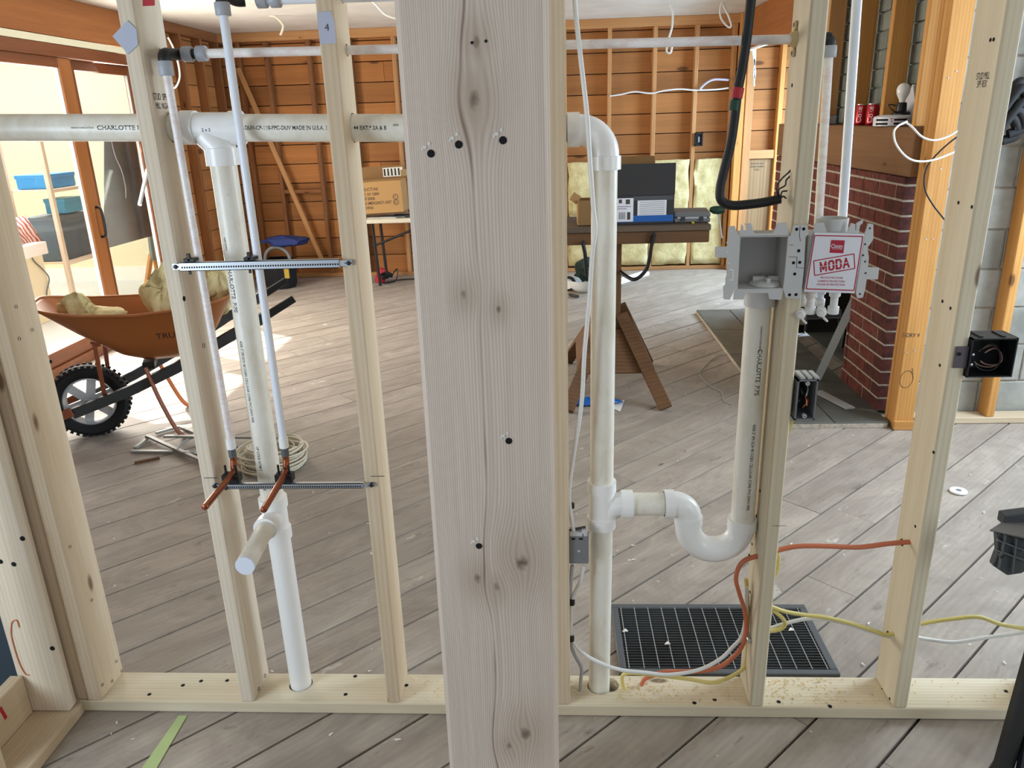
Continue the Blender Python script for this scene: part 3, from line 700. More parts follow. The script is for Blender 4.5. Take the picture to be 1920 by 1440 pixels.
vprint(X3, 1400, 796, '4300 2" IPS SCH 40 COEX CELLULAR CORE PVC-DWV PIPE', .0108, .12, .86)
def hprint(px, s, size, sx=1, dz=0):
    x = at(px, 241, 1, YC-.03).x
    text('print', s, frame(V((x, YC, zv(x)+dz)) + V((0, -R2, 0)), (1, 0, -.0304), (0, -1, 0)), size, ink, dp, wrap=R2, align='LEFT', sx=sx, bold=.014)
hprint(182, 'CHARLOTTE PIPE', .0135, 1.15); hprint(134, 'MADE IN CHARLOTTE NC', .005, .9)
hprint(456, '-DUV-CP-110-FPC-DUV MADE IN U.S.A. 1', .0122, .88); hprint(663, '44 EXT.* 2A & B', .0122, .88)
x = at(745, 238, 1, YC-.03).x
hprint(737, '|||||', .014, .7, .003)

# ------------------------------------------------------------------ supply lines
YR = .085; YP = .028
RZ = lambda x: 1.753 + (x+.8)*(-.0115)
for st in (sA, sB, sE, sC):
    xm = WM[st.name].translation.x
    cut(st, cyl((xm-.05, YR, RZ(xm)), (xm+.05, YR, RZ(xm)), .0135, 16))
hw = empty('hot_water_line', (-.845, YP, .72), 'white hot-water tube with red printing, running across the studs to a copper stub', 'tubing')
pa0 = at(309, 118, 1, YP); pa1 = at(432, 826, 1, YP); xe0 = pa0.x
MB().tube([(xe0+.045, YR, RZ(xe0)), (-.3, YR, RZ(-.3)), (.2, YR, RZ(.2)), (at(1550, 74, 1, YR).x, YR, RZ(.59))], .0098, 14).build('tube', pex_red, hw, smooth=50)
MB().tube([pa0, pa1], .0088, 14).build('tube', pex_red, hw, smooth=50)
zc = RZ(xe0)
MB().tube(smooth_path([(xe0+.02, YR, zc), (xe0+.004, YR-.004, zc), (xe0, YP+.01, zc-.002), (pa0.x, YP, pa0.z+.01), pa0]), .0125, 12).build('elbow', black_p, hw, smooth=50)
for p0, p1 in (((xe0+.018, YR, zc), (xe0+.040, YR, zc)), ((xe0+.05, YR, zc), (xe0+.072, YR, zc))):
    MB().tube([p0, p1], .0165, 16).build('collar', fit_grey, hw, smooth=50, bevel=.001)
MB().tube([(xe0+.038, YR, zc), (xe0+.052, YR, zc)], .011, 14).build('coupling', black_p, hw, smooth=50)
MB().tube([pa0+V((0, 0, .004)), pa0+(pa1-pa0).normalized()*.026], .0155, 16).build('collar', fit_grey, hw, smooth=50, bevel=.001)
cw = empty('cold_water_line', (-.70, YP, .72), 'pale blue-white cold-water tube dropping in front of the drain pipe to a copper stub', 'tubing')
pb0 = at(417, 14, 1, YP); pb1 = at(531, 824, 1, YP)
MB().tube([pb0, pb1], .0096, 14).build('tube', pex_blue, cw, smooth=50)
MB().tube([pb0+V((0, 0, .01)), pb0-V((0, 0, .016))], .0165, 16).build('collar', fit_grey, cw, smooth=50, bevel=.001)
zq = at(600, -4, 1, YR).z
MB().tube(smooth_path([pb0+V((0, 0, .004)), pb0+V((0, .004, .025)), (pb0.x+.012, YR-.01, zq), (pb0.x+.03, YR, zq)]), .0115, 12).build('elbow', black_p, cw, smooth=50)
xx = at(480, 0, 1, YR).x
for k in range(2): MB().tube([(xx+.002+.03*k, YR, zq), (xx+.024+.03*k, YR, zq)], .0165, 16).build('collar', fit_grey, cw, smooth=50, bevel=.001)
cut(sB, cyl((-.52, YR, zq), (-.4, YR, zq), .013, 16)); cut(sE, cyl((-.05, YR, zq), (.08, YR, zq), .013, 16))
MB().tube([(xx, YR, zq), (.45, YR, zq-.01)], .0098, 14).build('tube', pex_blue, cw, smooth=50)
def copper_stub(root, p1, pe):
    MB().tube([p1+V((0, 0, .006)), p1-V((0, 0, .022))], .0118, 14).build('crimp_collar', fit_white, root, smooth=50)
    MB().tube([p1-V((0, 0, .02)), p1-V((0, 0, .045))], .0098, 14).build('adapter', dksteel, root, smooth=50)
    zb = p1.z-.085; e = at(*pe, 2, zb)
    P = [p1-V((0, 0, .04)), (p1.x, YP, zb+.03), (p1.x, YP-.006, zb+.012), (p1.x+(e.x-p1.x)*.1, YP-.022, zb+.001), e]
    MB().tube(smooth_path(P, 7), .0082, 14).build('copper_stub', copper, root, smooth=50)
    MB().lathe([(.0082, 0), (.0074, -.004), (.0001, -.006)], e, (0, 1, 0), 14).build('stub_end', copper, root, smooth=50)
    return zb
zb = copper_stub(hw, pa1, (385, 950)); copper_stub(cw, pb1, (495, 955))
clm = empty('pipe_clamp', (pa1.x, 0, zb), 'black pipe clamp on the lower rail holding the left copper stub', 'clamp')
k = MB().bx(pa1.x-.022, pa1.x+.022, -.010, .018, zb-.018, zb+.004).bx(pa1.x-.017, pa1.x+.017, -.008, .016, zb-.034, zb-.018)
k.bx(pa1.x-.016, pa1.x-.011, .0, .006, zb, zb+.028).bx(pa1.x+.011, pa1.x+.016, .0, .006, zb, zb+.028)
k.build('clamp_body', black_p, clm, bevel=.0015)
MB().lathe([(.003, -.004), (.005, -.004), (.005, .002)], (pa1.x-.012, -.0115, zb-.029), (0, 1, 0), 10).build('screw', black_p, clm)
copy_tree(clm, Matrix.Translation((pb1.x-pa1.x, 0, 0)), 'black pipe clamp on the lower rail holding the right copper stub')
tan_p = plain('tan_plastic', '#c9b07c', .5)
ic = empty('pipe_isolator', (.527, YR, RZ(.53)), 'tan plastic pipe isolator where the hot-water tube enters a right stud', 'clamp')
xc = .5285
MB().lathe([(.0105, -.010), (.0125, -.012), (.018, -.003), (.019, 0)], (xc, YR, RZ(xc)), (1, 0, 0), 20).build('ring', tan_p, ic, smooth=50)
for s in (1, -1):
    MB().box((xc-.003, YR, RZ(xc)+s*.027), (.006, .016, .018)).build('ear', tan_p, ic, bevel=.002)
    MB().lathe([(.0001, -.008), (.0045, -.007), (.005, -.002)], (xc, YR, RZ(xc)+s*.028), (1, 0, 0), 10).build('screw', black_p, ic)

# stub-out bracket rails
def rail(px0, px1, pym, z, label, ht):
    x0 = at(px0, pym, 1, -.012).x; x1 = at(px1, pym, 1, -.012).x
    rt = empty('bracket_rail', ((x0+x1)/2, -.005, z), label, 'bracket')
    ln = x1-x0
    MB().bx(x0+.018, x1-.03, -.0125, -.0105, z-ht/2, z+ht/2).bx(x0+.018, x1-.03, -.0125, -.001, z+ht/2-.0015, z+ht/2).bx(x0+.018, x1-.03, -.0125, -.001, z-ht/2, z-ht/2+.0015).build('channel', steel, rt)
    MB().bx(x0, x1, -.0100, -.0085, z-ht*.32, z+ht*.32).build('slide', steel, rt)
    for x in (x0+.007, x1-.008):
        MB().bx(x-.009, x+.009, -.0022, -.0006, z-ht*.32, z+ht*.32).bx(x-.009, x+.009, -.0100, -.0006, z-.001, z+.001).build('end_tab', steel, rt)
        MB().lathe([(.0001, -.014), (.004, -.0135), (.0055, -.010), (.0055, -.002)], (x, 0, z), (0, 1, 0), 10).build('screw', black_p, rt)
    hb = MB(); n = int((ln-.05)/.0058)
    for i in range(n): hb.box((x0+.024+i*.0058, -.0127, z-.0015), (.0032, .0006, .0040))
    hb.build('slots', hole_m, rt, kind='stuff')
    return rt
zu_ = (at(322, 497, 1, -.01).z+at(655, 497, 1, -.01).z)/2
rail(322, 660, 497, zu_, 'perforated steel bracket rail across two studs, upper of the two', .020)
rail(397, 702, 911, at(550, 911, 1, -.01).z, 'perforated steel bracket rail under the copper stubs, lower of the two', .014)
for px in (362, 474):
    p = at(px, 490, 1, .012)
    tag(MB().bx(p.x-.013, p.x+.013, -.0095, .016, zu_+.0105, zu_+.018).bx(p.x-.004, p.x+.004, -.0095, -.003, zu_+.012, zu_+.03).bx(p.x-.003, p.x+.003, -.0145, -.010, zu_-.018, zu_-.010).build('rail_clip', black_p, bevel=.001), 'black clip on the upper bracket rail holding the %s tube' % ('red-printed' if px < 400 else 'blue-white'), 'clip')
# hot water tube drops behind the right stud to the washer box
pk0 = at(1556, 74, 1, YR); pk1 = at(1534, 425, 1, YR)
MB().tube(smooth_path([(.60, YR, RZ(.6)), (pk0.x-.006, YR, RZ(.6)), (pk0.x, YR, pk0.z-.004), (pk0.x, YR, pk0.z-.02)]), .0125, 12).build('elbow', black_p, hw, smooth=50)
MB().tube([(pk0.x, YR, pk0.z-.012), (pk0.x, YR, pk0.z-.036)], .0165, 16).build('collar', fit_grey, hw, smooth=50, bevel=.001)
MB().tube([(pk0.x, YR, pk0.z-.01), pk1], .0098, 14).build('tube', pex_red, hw, smooth=50)
c2 = MB().tube([at(1609, -30, 1, .10)+V((0, 0, .62)), at(1609, -30, 1, .10), at(1578, 425, 1, .10)], .0105, 14).build('cold_water_tube', pex_blue, smooth=50)
tag(c2, 'pale blue water tube running down to the red-lettered washer box cover', 'tubing')

# ------------------------------------------------------------------ washer outlet box
wo = empty('washer_outlet_box', (.52, -.014, 1.17), 'twin grey plastic washer outlet box, open left half, right half under a red-lettered cover', 'outlet box')
YW = -.014
def zp(zx, zy, y=YW): return at(1320+zx/5.3333, 380+zy/5.3333, 1, y)
def plate(name, pts, mat, y=YW, th=.003, parent=wo, bevel=.0006):
    P = [zp(a, b, y) for a, b in pts]; M = frame((0, y, 0), (1, 0, 0), (0, -1, 0))
    return MB().prism([(p.x, p.z) for p in P], th, M, -th/2).build(name, mat, parent, bevel=bevel)
x0 = zp(352, 600).x; x1 = min(zp(812, 600).x, .5245); z1 = zp(600, 342).z; z0 = zp(560, 862).z; yb = .068; t_ = .003
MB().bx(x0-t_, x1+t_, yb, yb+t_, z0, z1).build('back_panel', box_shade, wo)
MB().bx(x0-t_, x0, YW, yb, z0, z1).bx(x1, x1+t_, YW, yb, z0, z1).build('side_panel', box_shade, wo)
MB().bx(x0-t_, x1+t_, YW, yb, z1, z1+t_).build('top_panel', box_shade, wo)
bpn = MB().bx(x0-t_, x1+t_, YW, yb, z0-t_, z0).build('bottom_panel', box_white, wo)
plate('left_flange', [(250, 235), (305, 232), (345, 340), (356, 345), (336, 862), (300, 880), (258, 968), (195, 965), (190, 835), (212, 820), (216, 740), (226, 735), (228, 552), (108, 545), (112, 440), (238, 438), (222, 400), (238, 380), (240, 290)], box_white)
plate('top_flange', [(352, 345), (372, 212), (395, 235), (395, 275), (425, 275), (425, 235), (400, 210), (472, 205), (500, 308), (690, 304), (738, 200), (828, 200), (848, 330), (846, 342)], box_white, YW+.003)
plate('bottom_flange', [(330, 862), (800, 862), (786, 900), (770, 972), (652, 965), (640, 905), (420, 905), (392, 968), (290, 968), (300, 890)], box_white, YW+.002)
plate('centre_strip', [(838, 338), (862, 330), (892, 226), (958, 220), (966, 232), (975, 218), (1034, 226), (1046, 312), (1012, 345), (1000, 645), (968, 958), (820, 955), (786, 862), (800, 760)], box_white)
for a, b in ((925, 265), (995, 262), (945, 480), (893, 600), (955, 596), (905, 712), (853, 920), (918, 918)):
    MB().lathe([(.0001, -.0019), (.0036, -.0018), (.0036, .0)], zp(a, b), (0, 1, 0), 12).build('screw_hole', hole_m, wo)
for a, b in (((962, 235), (955, 330)), ((955, 330), (965, 385)), ((845, 541), (930, 543)), ((930, 543), (925, 650)), ((925, 650), (1005, 652)), ((855, 425), (895, 423))):
    MB().bar(zp(*a, YW-.0017), zp(*b, YW-.0017), .0009, .0006, (0, 1, 0)).build('seam', dkgrey_p, wo)
plate('latch_slot', [(255, 668), (297, 668), (292, 778), (252, 778), (252, 768), (284, 768), (288, 678), (255, 678)], plain('latch_gap', '#f0f0ee', .5), YW-.0018, .0006, bevel=0)
for a, b in ((275, 280), (233, 492), (247, 605), (222, 928)):
    MB().lathe([(.0001, -.0019), (.0016, -.0018), (.0016, 0)], zp(a, b), (0, 1, 0), 8).build('small_hole', card_white, wo)
# drain plug on the floor of the left box, funnel below it
c = V((X3-.002, .030, z0))
k = MB().lathe([(.036, .0005), (.036, .004), (.031, .009), (.012, .013), (.0001, .0135)], c, (0, 0, 1), 28)
k.box((c.x, c.y, c.z+.014), (.058, .008, .012)).box((c.x, c.y, c.z+.014), (.008, .056, .012)); k.build('drain_plug', box_white, wo, smooth=40)
MB().lathe([(.046, 0), (.040, -.02), (.036, -.034), (.036, -.055)], (X3, YC-.042+.035, z0-t_), (0, 0, 1), 28).build('drain_socket', box_white, wo, smooth=40)
# right half: body, cover, cup, flanges
rx0, rx1 = zp(1030, 600).x, zp(1545, 600).x; rz1 = zp(1300, 318).z; rz0 = zp(1250, 880).z
MB().bx(rx0, rx1, YW+.003, .07, rz0, rz1).build('valve_body', box_white, wo, bevel=.003)
plate('right_flange', [(1604, 310), (1640, 206), (1692, 216), (1692, 362), (1656, 420), (1638, 440), (1636, 475), (1647, 540), (1640, 645), (1750, 648), (1738, 766), (1625, 766), (1612, 860), (1586, 950), (1532, 956), (1514, 905)], box_white)
plate('right_top_flange', [(1078, 330), (1108, 202), (1195, 200), (1228, 298), (1430, 298), (1468, 202), (1512, 215), (1510, 280), (1518, 280), (1522, 205), (1548, 190), (1590, 168), (1585, 205), (1560, 225), (1540, 330)], box_white, YW+.003)
for a, b in ((1655, 255), (1608, 415), (1588, 525), (1608, 588), (1613, 703), (1557, 912)):
    MB().lathe([(.0001, -.0019), (.0024, -.0018), (.0024, 0)], zp(a, b), (0, 1, 0), 10).build('screw_hole', dkgrey_p, wo)
cx = zp(1285, 170, .03).x; cz = zp(1285, 150, .03).z
MB().lathe([(.030, -.045), (.0325, -.035), (.0345, -.003), (.0345, 0), (.0315, 0), (.030, -.04), (.0001, -.04)], (cx, .03, cz), (0, 0, 1), 28).build('drain_cup', box_white, wo, smooth=40)
cov = plate('protective_cover', [(1104, 298), (1604, 312), (1503, 906), (1000, 890)], card_white, YW-.004, .003)
YT = YW-.0056
def cbar(a, b, w=.0022): return MB().bar(zp(*a, YT), zp(*b, YT), w, .0004, (0, 1, 0))
bd = MB(); cr = [(1108, 328), (1588, 338), (1500, 878), (1022, 862)]
for i in range(4): bd.bar(zp(*cr[i], YT), zp(*cr[(i+1) % 4], YT), .0024, .0004, (0, 1, 0))
bd.build('red_border', red_print, wo)
P = [zp(*q, YT) for q in ((1272, 373), (1408, 377), (1393, 506), (1255, 501))]
MB().prism([(p.x, p.z) for p in P], .0004, frame((0, YT, 0), (1, 0, 0), (0, -1, 0))).build('logo_square', red_print, wo)
ux = (zp(1588, 338, YT)-zp(1108, 328, YT)).normalized()
def ctext(s, q, size, mat, sx=1, rot=0, y=YT, bold=.008):
    return text('cover_text', s, frame(zp(*q, y), ux, (0, -1, 0)) @ Matrix.Rotation(rot, 4, 'Z'), size, mat, wo, sx=sx, bold=bold)
ctext('Oatey', (1330, 436), .0125, card_white, .82, 0, YT-.0006)
MB().bar(zp(1282, 462, YT-.0006), zp(1385, 466, YT-.0006), .0006, .0003, (0, 1, 0)).build('underline', card_white, wo)
mr = MB(); cr = [(1097, 582), (1500, 512), (1508, 658), (1106, 728)]
for i in range(4): mr.bar(zp(*cr[i], YT), zp(*cr[(i+1) % 4], YT), .0022, .0004, (0, 1, 0))
mr.build('stamp_frame', red_print, wo)
d = zp(1500, 512, YT)-zp(1097, 582, YT); ra = math.atan2(d.z, d.x)
ML = frame(zp(1302, 622, YT-.0001), (math.cos(ra), 0, math.sin(ra)), (0, -1, 0))
def letter(x, w, segs, th=.0042):
    b = MB()
    for n_, (x0_, y0_, x1_, y1_) in enumerate(segs):
        p, q = V((x+x0_*w, y0_*.0215, 0)), V((x+x1_*w, y1_*.0215, 0)); dd = (q-p).normalized()*th*.3
        b.bar(p-dd, q+dd, th, .0004+.0001*n_)
    b.build('cover_letter', red_print, wo, ML)
letter(-.0310, .0150, ((.12, -.5, .12, .5), (.88, -.5, .88, .5), (.14, .46, .5, -.28), (.86, .46, .5, -.28)), .0034)
letter(-.0125, .0125, ((.12, -.34, .12, .34), (.88, -.34, .88, .34), (.22, .44, .78, .44), (.22, -.44, .78, -.44)))
letter(.0035, .0125, ((.12, -.46, .12, .46), (.88, -.32, .88, .32), (.12, .44, .76, .44), (.12, -.44, .76, -.44)))
letter(.0190, .0135, ((.08, -.5, .5, .47), (.92, -.5, .5, .47), (.26, -.18, .74, -.18)), .0036)
MB().bar(zp(1110, 650, YT-.001), zp(1495, 588, YT-.001), .0011, .0003, (0, 1, 0)).build('cover_stripe', card_white, wo)
for s, q in (('PROTECTIVE COVER', (1278, 752)), ('CUBIERTA PROTECTORA', (1272, 787)), ('HOUSSE DE PROTECTION', (1268, 820))): ctext(s, q, .0062, red_print, .86)
# valves under the cover
for zx, zy, kk in ((1075, 905, 0), (1310, 905, 1), (1165, 880, 2), (985, 880, 3)):
    yv = .012 if kk < 2 else .045; p = zp(zx, zy, yv); hgt = .034 if kk < 2 else .022
    MB().tube([(p.x, yv, p.z+.01), (p.x, yv, p.z-.006), (p.x, yv, p.z-.01), (p.x, yv, p.z-hgt)], [.0125, .0125, .0085, .0085], 16).build('valve_stem', pex_red if kk == 0 else (pex_blue if kk == 2 else fit_white), wo, smooth=40)
    MB().tube([(p.x, yv, p.z-hgt+.004), (p.x, yv, p.z-hgt-.014)], .0125, 16).build('collar', fit_white, wo, smooth=40, bevel=.001)
for zx, zy in ((1175, 1095), (965, 1115)):
    p = zp(zx, zy, .0)
    MB().lathe([(.0001, -.012), (.006, -.012), (.0065, -.006), (.0112, -.004), (.0118, .006), (.0118, .014)], p, (.25, 1, 0), 18).build('valve_knob', fit_white, wo, smooth=45)
    MB().tube(smooth_path([p+V((.002, -.004, -.008)), p+V((.006, -.008, -.014)), p+V((.013, -.01, -.020))], 4), [.003]*5+[.0028]*3+[.001], 8).build('pull_tab', fit_white, wo, smooth=45)
# right box: its hidden inlet fittings' dark bodies
p = zp(1230, 1120, .04); MB().tube([p+V((-.05, 0, 0)), p+V((.03, 0, .002))], .011, 12).build('inlet_manifold', black_p, wo, smooth=45)

# ------------------------------------------------------------------ electrical boxes and cables
jb = empty('cable_junction', (.055, .02, .52), 'small grey plastic cable junction clamped between narrow stud and vertical stack pipe', 'junction')
p0 = at(1067, 1058, 1, .012); p1 = at(1104, 1008, 1, .012)
MB().bx(p0.x, p1.x, .012, .05, p0.z, p1.z).build('body', grey_p, jb, bevel=.003)
MB().bx(p0.x+.002, p1.x-.012, .014, .048, p1.z+.0005, p1.z+.012).bx(p1.x-.018, p1.x-.003, .014, .03, p1.z+.0005, p1.z+.018).build('clamp', ltgrey_p, jb, bevel=.002)
for dx in (.006, .026): MB().bx(p0.x+dx, p0.x+dx+.010, .0112, .0118, p1.z-.006, p1.z-.001).build('slot', hole_m, jb)
MB().lathe([(.0035, -.0006), (.0035, .0005)], ((p0.x+p1.x)/2, .012, (p0.z+p1.z)/2), (0, 1, 0), 10).lathe([(.0001, -.0004), (.0035, -.0006)], ((p0.x+p1.x)/2, .012, (p0.z+p1.z)/2), (0, 1, 0), 10).build('rivet', ltgrey_p, jb)
MB().tube([at(1066, 995, 1, .03), at(1098, 988, 1, .03)], .0035, 8).build('tie', dkgrey_p, jb)
def cable(name, mat, pts, y, r, label, group=None, flat=1.0, dy=None):
    P = [at(q[0], q[1], 1, q[2] if len(q) > 2 else y) for q in pts]
    return tag(MB().tube(smooth_path(P, 7), r, 10, flat=flat).build(name, mat, smooth=60), label, 'cable', group)
cable('house_cable', white_c, [(1071, -420), (1074, -200), (1076, -40), (1080, 30), (1090, 120), (1101, 220), (1106, 300), (1112, 385), (1116, 430), (1110, 480), (1105, 560), (1096, 660), (1090, 760), (1076, 850), (1067, 925), (1072, 975), (1077, 1003, .03)], .022, .0052, 'white house cable hanging in front of the vertical stack pipe')
cable('house_cable', white_c, [(1094, 1060, .03), (1088, 1090, .03), (1074, 1120, .04), (1071, 1160, .04), (1072, 1196, .04), (1090, 1222, .035), (1125, 1243, .03), (1165, 1256, .03), (1210, 1261, .035), (1255, 1265, .04), (1310, 1256, .045), (1350, 1236, .05), (1375, 1212, .06), (1391, 1192, .065), (1399, 1150, .068), (1400, 1100, .070)], .04, .0052, 'white cable looping low from the junction across to the right stud')
cable('house_cable', grey_c, [(1073, 1060, .03), (1070, 1095, .035), (1068, 1130, .045), (1068, 1195, .045), (1076, 1225, .045), (1090, 1252, .05), (1089, 1275, .055), (1088, 1305, .06)], .04, .005, 'grey cable dropping from the junction into the bottom plate hole')
for px, py in ((1071, 948), (1072, 1129), (1071, 1197)):
    tag(MB().tube([at(px, py-4, 1, .034), at(px, py+4, 1, .034)], .0085, 10).build('cable_staple', black_p), 'black cable staple on the %s beside the stack pipe' % {948: 'white cable above the junction', 1129: 'two cables just below the junction', 1197: 'cables where the white loop leaves'}[py], 'staple')
cable('house_cable', orange_c, [(1203, 1284, .085), (1208, 1274, .08), (1222, 1267, .07), (1250, 1260, .062), (1300, 1259, .060), (1345, 1252, .058), (1375, 1232, .058), (1392, 1210, .055), (1399, 1180, .055), (1396, 1145, .055), (1386, 1112, .052), (1380, 1085, .050), (1386, 1062, .05), (1398, 1050, .05), (1415, 1044, .05), (1440, 1038, .05), (1465, 1030, .05), (1500, 1024, .05), (1550, 1024, .05), (1610, 1026, .05), (1660, 1020, .05), (1692, 1017, .05), (1712, 1016, .05)], .05, .0072, 'thick orange cable looping through two right studs', flat=.75)
cable('house_cable', yellow_c, [(1172, 1297, .066), (1167, 1278, .066), (1169, 1265, .066), (1190, 1262, .062), (1240, 1267, .06), (1290, 1273, .06), (1335, 1280, .062), (1365, 1271, .066), (1388, 1258, .07), (1398, 1244, .075), (1402, 1215, .078), (1402, 1150, .078), (1399, 1085, .078)], .06, .0055, 'yellow cable running low from the bottom plate up the right stud')
cable('house_cable', yellow_c, [(1444, 1136, .03), (1470, 1146, .04), (1510, 1153, .05), (1550, 1158, .055), (1600, 1170, .06), (1640, 1183, .06), (1666, 1190, .06), (1700, 1178, .06), (1735, 1168, .06), (1790, 1160, .06), (1835, 1157, .06), (1875, 1170, .06), (1930, 1180, .06)], .06, .0055, 'yellow cable crossing two bays above the grate at right')
cable('house_cable', yellow_c, [(1446, 1015, .05), (1456, 1030, .05), (1459, 1058, .05), (1452, 1080, .05), (1442, 1092, .05)], .05, .0055, 'short yellow cable bulge beside the orange cable right of stud')
cable('house_cable', yellow_c, [(1444, 1140, .04), (1465, 1157, .04), (1472, 1170, .04), (1462, 1180, .04), (1436, 1184, .04)], .04, .0055, 'small yellow cable loop over the grate beside the stud')
cable('house_cable', white_c, [(1438, 1180, .05), (1480, 1167, .055), (1520, 1160, .06), (1570, 1165, .064), (1620, 1180, .068), (1664, 1193, .07), (1700, 1192, .07), (1740, 1199, .07), (1790, 1204, .07), (1850, 1195, .07), (1930, 1184, .07)], .06, .0052, 'white cable sagging under the yellow one through right stud')
p = at(1396, 1196, 1, .05)
tag(MB().bx(.5175, .5285, .034, .078, p.z-.006, p.z+.006).build('cable_clamp', steel, bevel=.002), 'metal strap holding orange and white cables to the right stud', 'clamp')
for px, py, ax, val, st in ((1405, 1045, 0, .5287, sC), (1691, 1017, 0, .9147, sD), (1665, 1190, 0, .9147, sD)):
    MB().lathe([(.0002, -.0009), (.010, -.0007), (.0105, .0005)], at(px, py, ax, val), (1, 0, 0), 12).build('bored_hole', hole_m, st)
# grey box on the right face of the right stud
ob = empty('outlet_box', (.6, .03, .87), 'grey plastic outlet box with bare wire ends on the right side of the stud', 'outlet box')
q0 = at(1489, 788, 1, -.006); q1 = at(1535, 712, 1, -.006); w = .004
MB().bx(q0.x, q0.x+w, -.006, .07, q0.z, q1.z).bx(q1.x-w, q1.x, -.006, .07, q0.z, q1.z).bx(q0.x, q1.x, -.006, .07, q0.z, q0.z+w).bx(q0.x, q1.x, -.006, .07, q1.z-w, q1.z).build('body', grey_p, ob)
MB().bx(q0.x+w, q1.x-w, .064, .069, q0.z+w, q1.z-w).build('back', black_p, ob)
for k in range(3): MB().box((q0.x+.012+.016*k, .02, q1.z+.004), (.011, .05, .007)).build('cable_clamp', ltgrey_p, ob, bevel=.0015)
for zz in (q0.z+.010, q1.z-.010): MB().lathe([(.0018, -.009), (.005, -.009), (.005, 0)], ((q0.x+q1.x)/2, .003, zz), (0, 1, 0), 12).build('screw_boss', ltgrey_p, ob)
cxm, czm = (q0.x+q1.x)/2, (q0.z+q1.z)/2
for pts, mm in (([(.012, .05, .030), (.010, .02, .020), (.002, .005, .006)], ltgrey_p), ([(-.004, .05, .02), (.002, .01, .004), (.004, .0, -.016)], copper), ([(.0, .05, .014), (.008, .008, -.002), (-.004, .002, -.022)], copper), ([(.006, .05, .02), (-.010, .01, -.004), (-.018, .006, -.008)], black_c), ([(-.006, .05, .03), (-.007, .02, .02), (-.004, .012, .008)], green_tape2)):
    MB().tube(smooth_path([(cxm+a, b, czm+c) for a, b, c in pts], 5), .0018, 6).build('wire', mm, ob, smooth=60)
MB().tube(smooth_path([at(1487, 787, 1, .02), at(1483, 798, 1, .03), at(1479, 812, 1, .06)], 4), .003, 6).build('wire', yellow_c, ob, smooth=60)
# black steel box on the next stud
bb = empty('electrical_box', (1.02, -.01, 1.0), 'square black electrical box with looped wires on the rightmost full stud', 'electrical box')
q0 = at(1812, 708, 1, -.012); q1 = at(1904, 634, 1, -.012); q1.x = at(1904, 670, 1, -.012).x; w = .003; YD = .055
MB().bx(q0.x, q0.x+w, -.012, YD, q0.z, q1.z).bx(q1.x-w, q1.x, -.012, YD, q0.z, q1.z).bx(q0.x, q1.x, -.012, YD, q0.z, q0.z+w).bx(q0.x, q1.x, -.012, YD, q1.z-w, q1.z).build('body', black_p, bb)
MB().bx(q0.x+w, q1.x-w, YD-.003, YD, q0.z+w, q1.z-w).build('back', black_p, bb)
for k in range(2): MB().bx(q0.x+.02+.05*k, q0.x+.028+.05*k, -.002, .045, q1.z+.0003, q1.z+.003).build('rib', black_p, bb)
fx = at(1796, 670, 1, -.003); MB().bx(fx.x-.008, q0.x-.0005, -.0045, -.0012, fx.z-.026, fx.z+.026).build('mounting_tab', plain('smoky_tab', '#5d5559', .4), bb, bevel=.001)
MB().lathe([(.0001, -.0058), (.004, -.0056), (.0042, -.004)], at(1797, 663, 1, -.003), (0, 1, 0), 10).build('screw', hole_m, bb)
cc = V(((q0.x+q1.x)/2, .02, (q0.z+q1.z)/2))
brown_w = plain('brown_wire', '#7c5a50', .35)
for k, (rx, rz, off, mm) in enumerate(((.030, .026, 0, brown_w), (.024, .020, .006, brown_w), (.028, .032, -.004, black_c))):
    MB().tube([cc+V((rx*math.cos(t)+off, -.012-.004*k+.006*math.sin(2*t), rz*math.sin(t)-.002)) for t in [-2.6+.27*j for j in range(20)]], .0018, 6).build('wire', mm, bb, smooth=60)
for zz in (-.010, .014): MB().lathe([(.0001, -.005), (.003, -.004), (.003, 0)], (q0.x+.008, -.006, cc.z+zz-.006), (0, 1, 0), 8).build('screw', steel, bb)
# thick black service cable with tape
bc = empty('service_cable', at(1408, 0, 1, .05), 'thick black cable hanging from above with red tape and frayed end', 'cable')
path = [at(*q, 1, .05) for q in ((1412, -40), (1407, 10), (1399, 80), (1391, 130), (1383, 172), (1378, 215), (1370, 270), (1358, 318), (1350, 355), (1353, 376), (1372, 385), (1405, 383), (1435, 379), (1463, 373))]
path = [V((path[0].x+.004, .05, 2.495)), V((path[0].x+.002, .05, 2.1))] + path
MB().tube(smooth_path(path, 8), .0105, 12).build('jacket', black_c, bc, smooth=60)
a, b = at(1385, 164, 1, .05), at(1381, 184, 1, .05); MB().tube([a, b], .0125, 12).build('red_tape', red_tape, bc, smooth=60)
a, b = at(1379, 188, 1, .05), at(1376, 207, 1, .05); MB().tube([a, b], .0122, 12).build('green_tape', green_tape2, bc, smooth=60)
for pts in ([(1460, 372), (1456, 352), (1466, 335), (1480, 322), (1491, 306)], [(1462, 372), (1460, 356), (1472, 348), (1474, 338), (1482, 330)], [(1464, 372), (1466, 360), (1476, 358)], [(1463, 374), (1468, 368), (1474, 372)]):
    MB().tube(smooth_path([at(x, y, 1, .045) for x, y in pts], 4), .0018, 6).build('frayed_wire', black_c, bc, smooth=60)
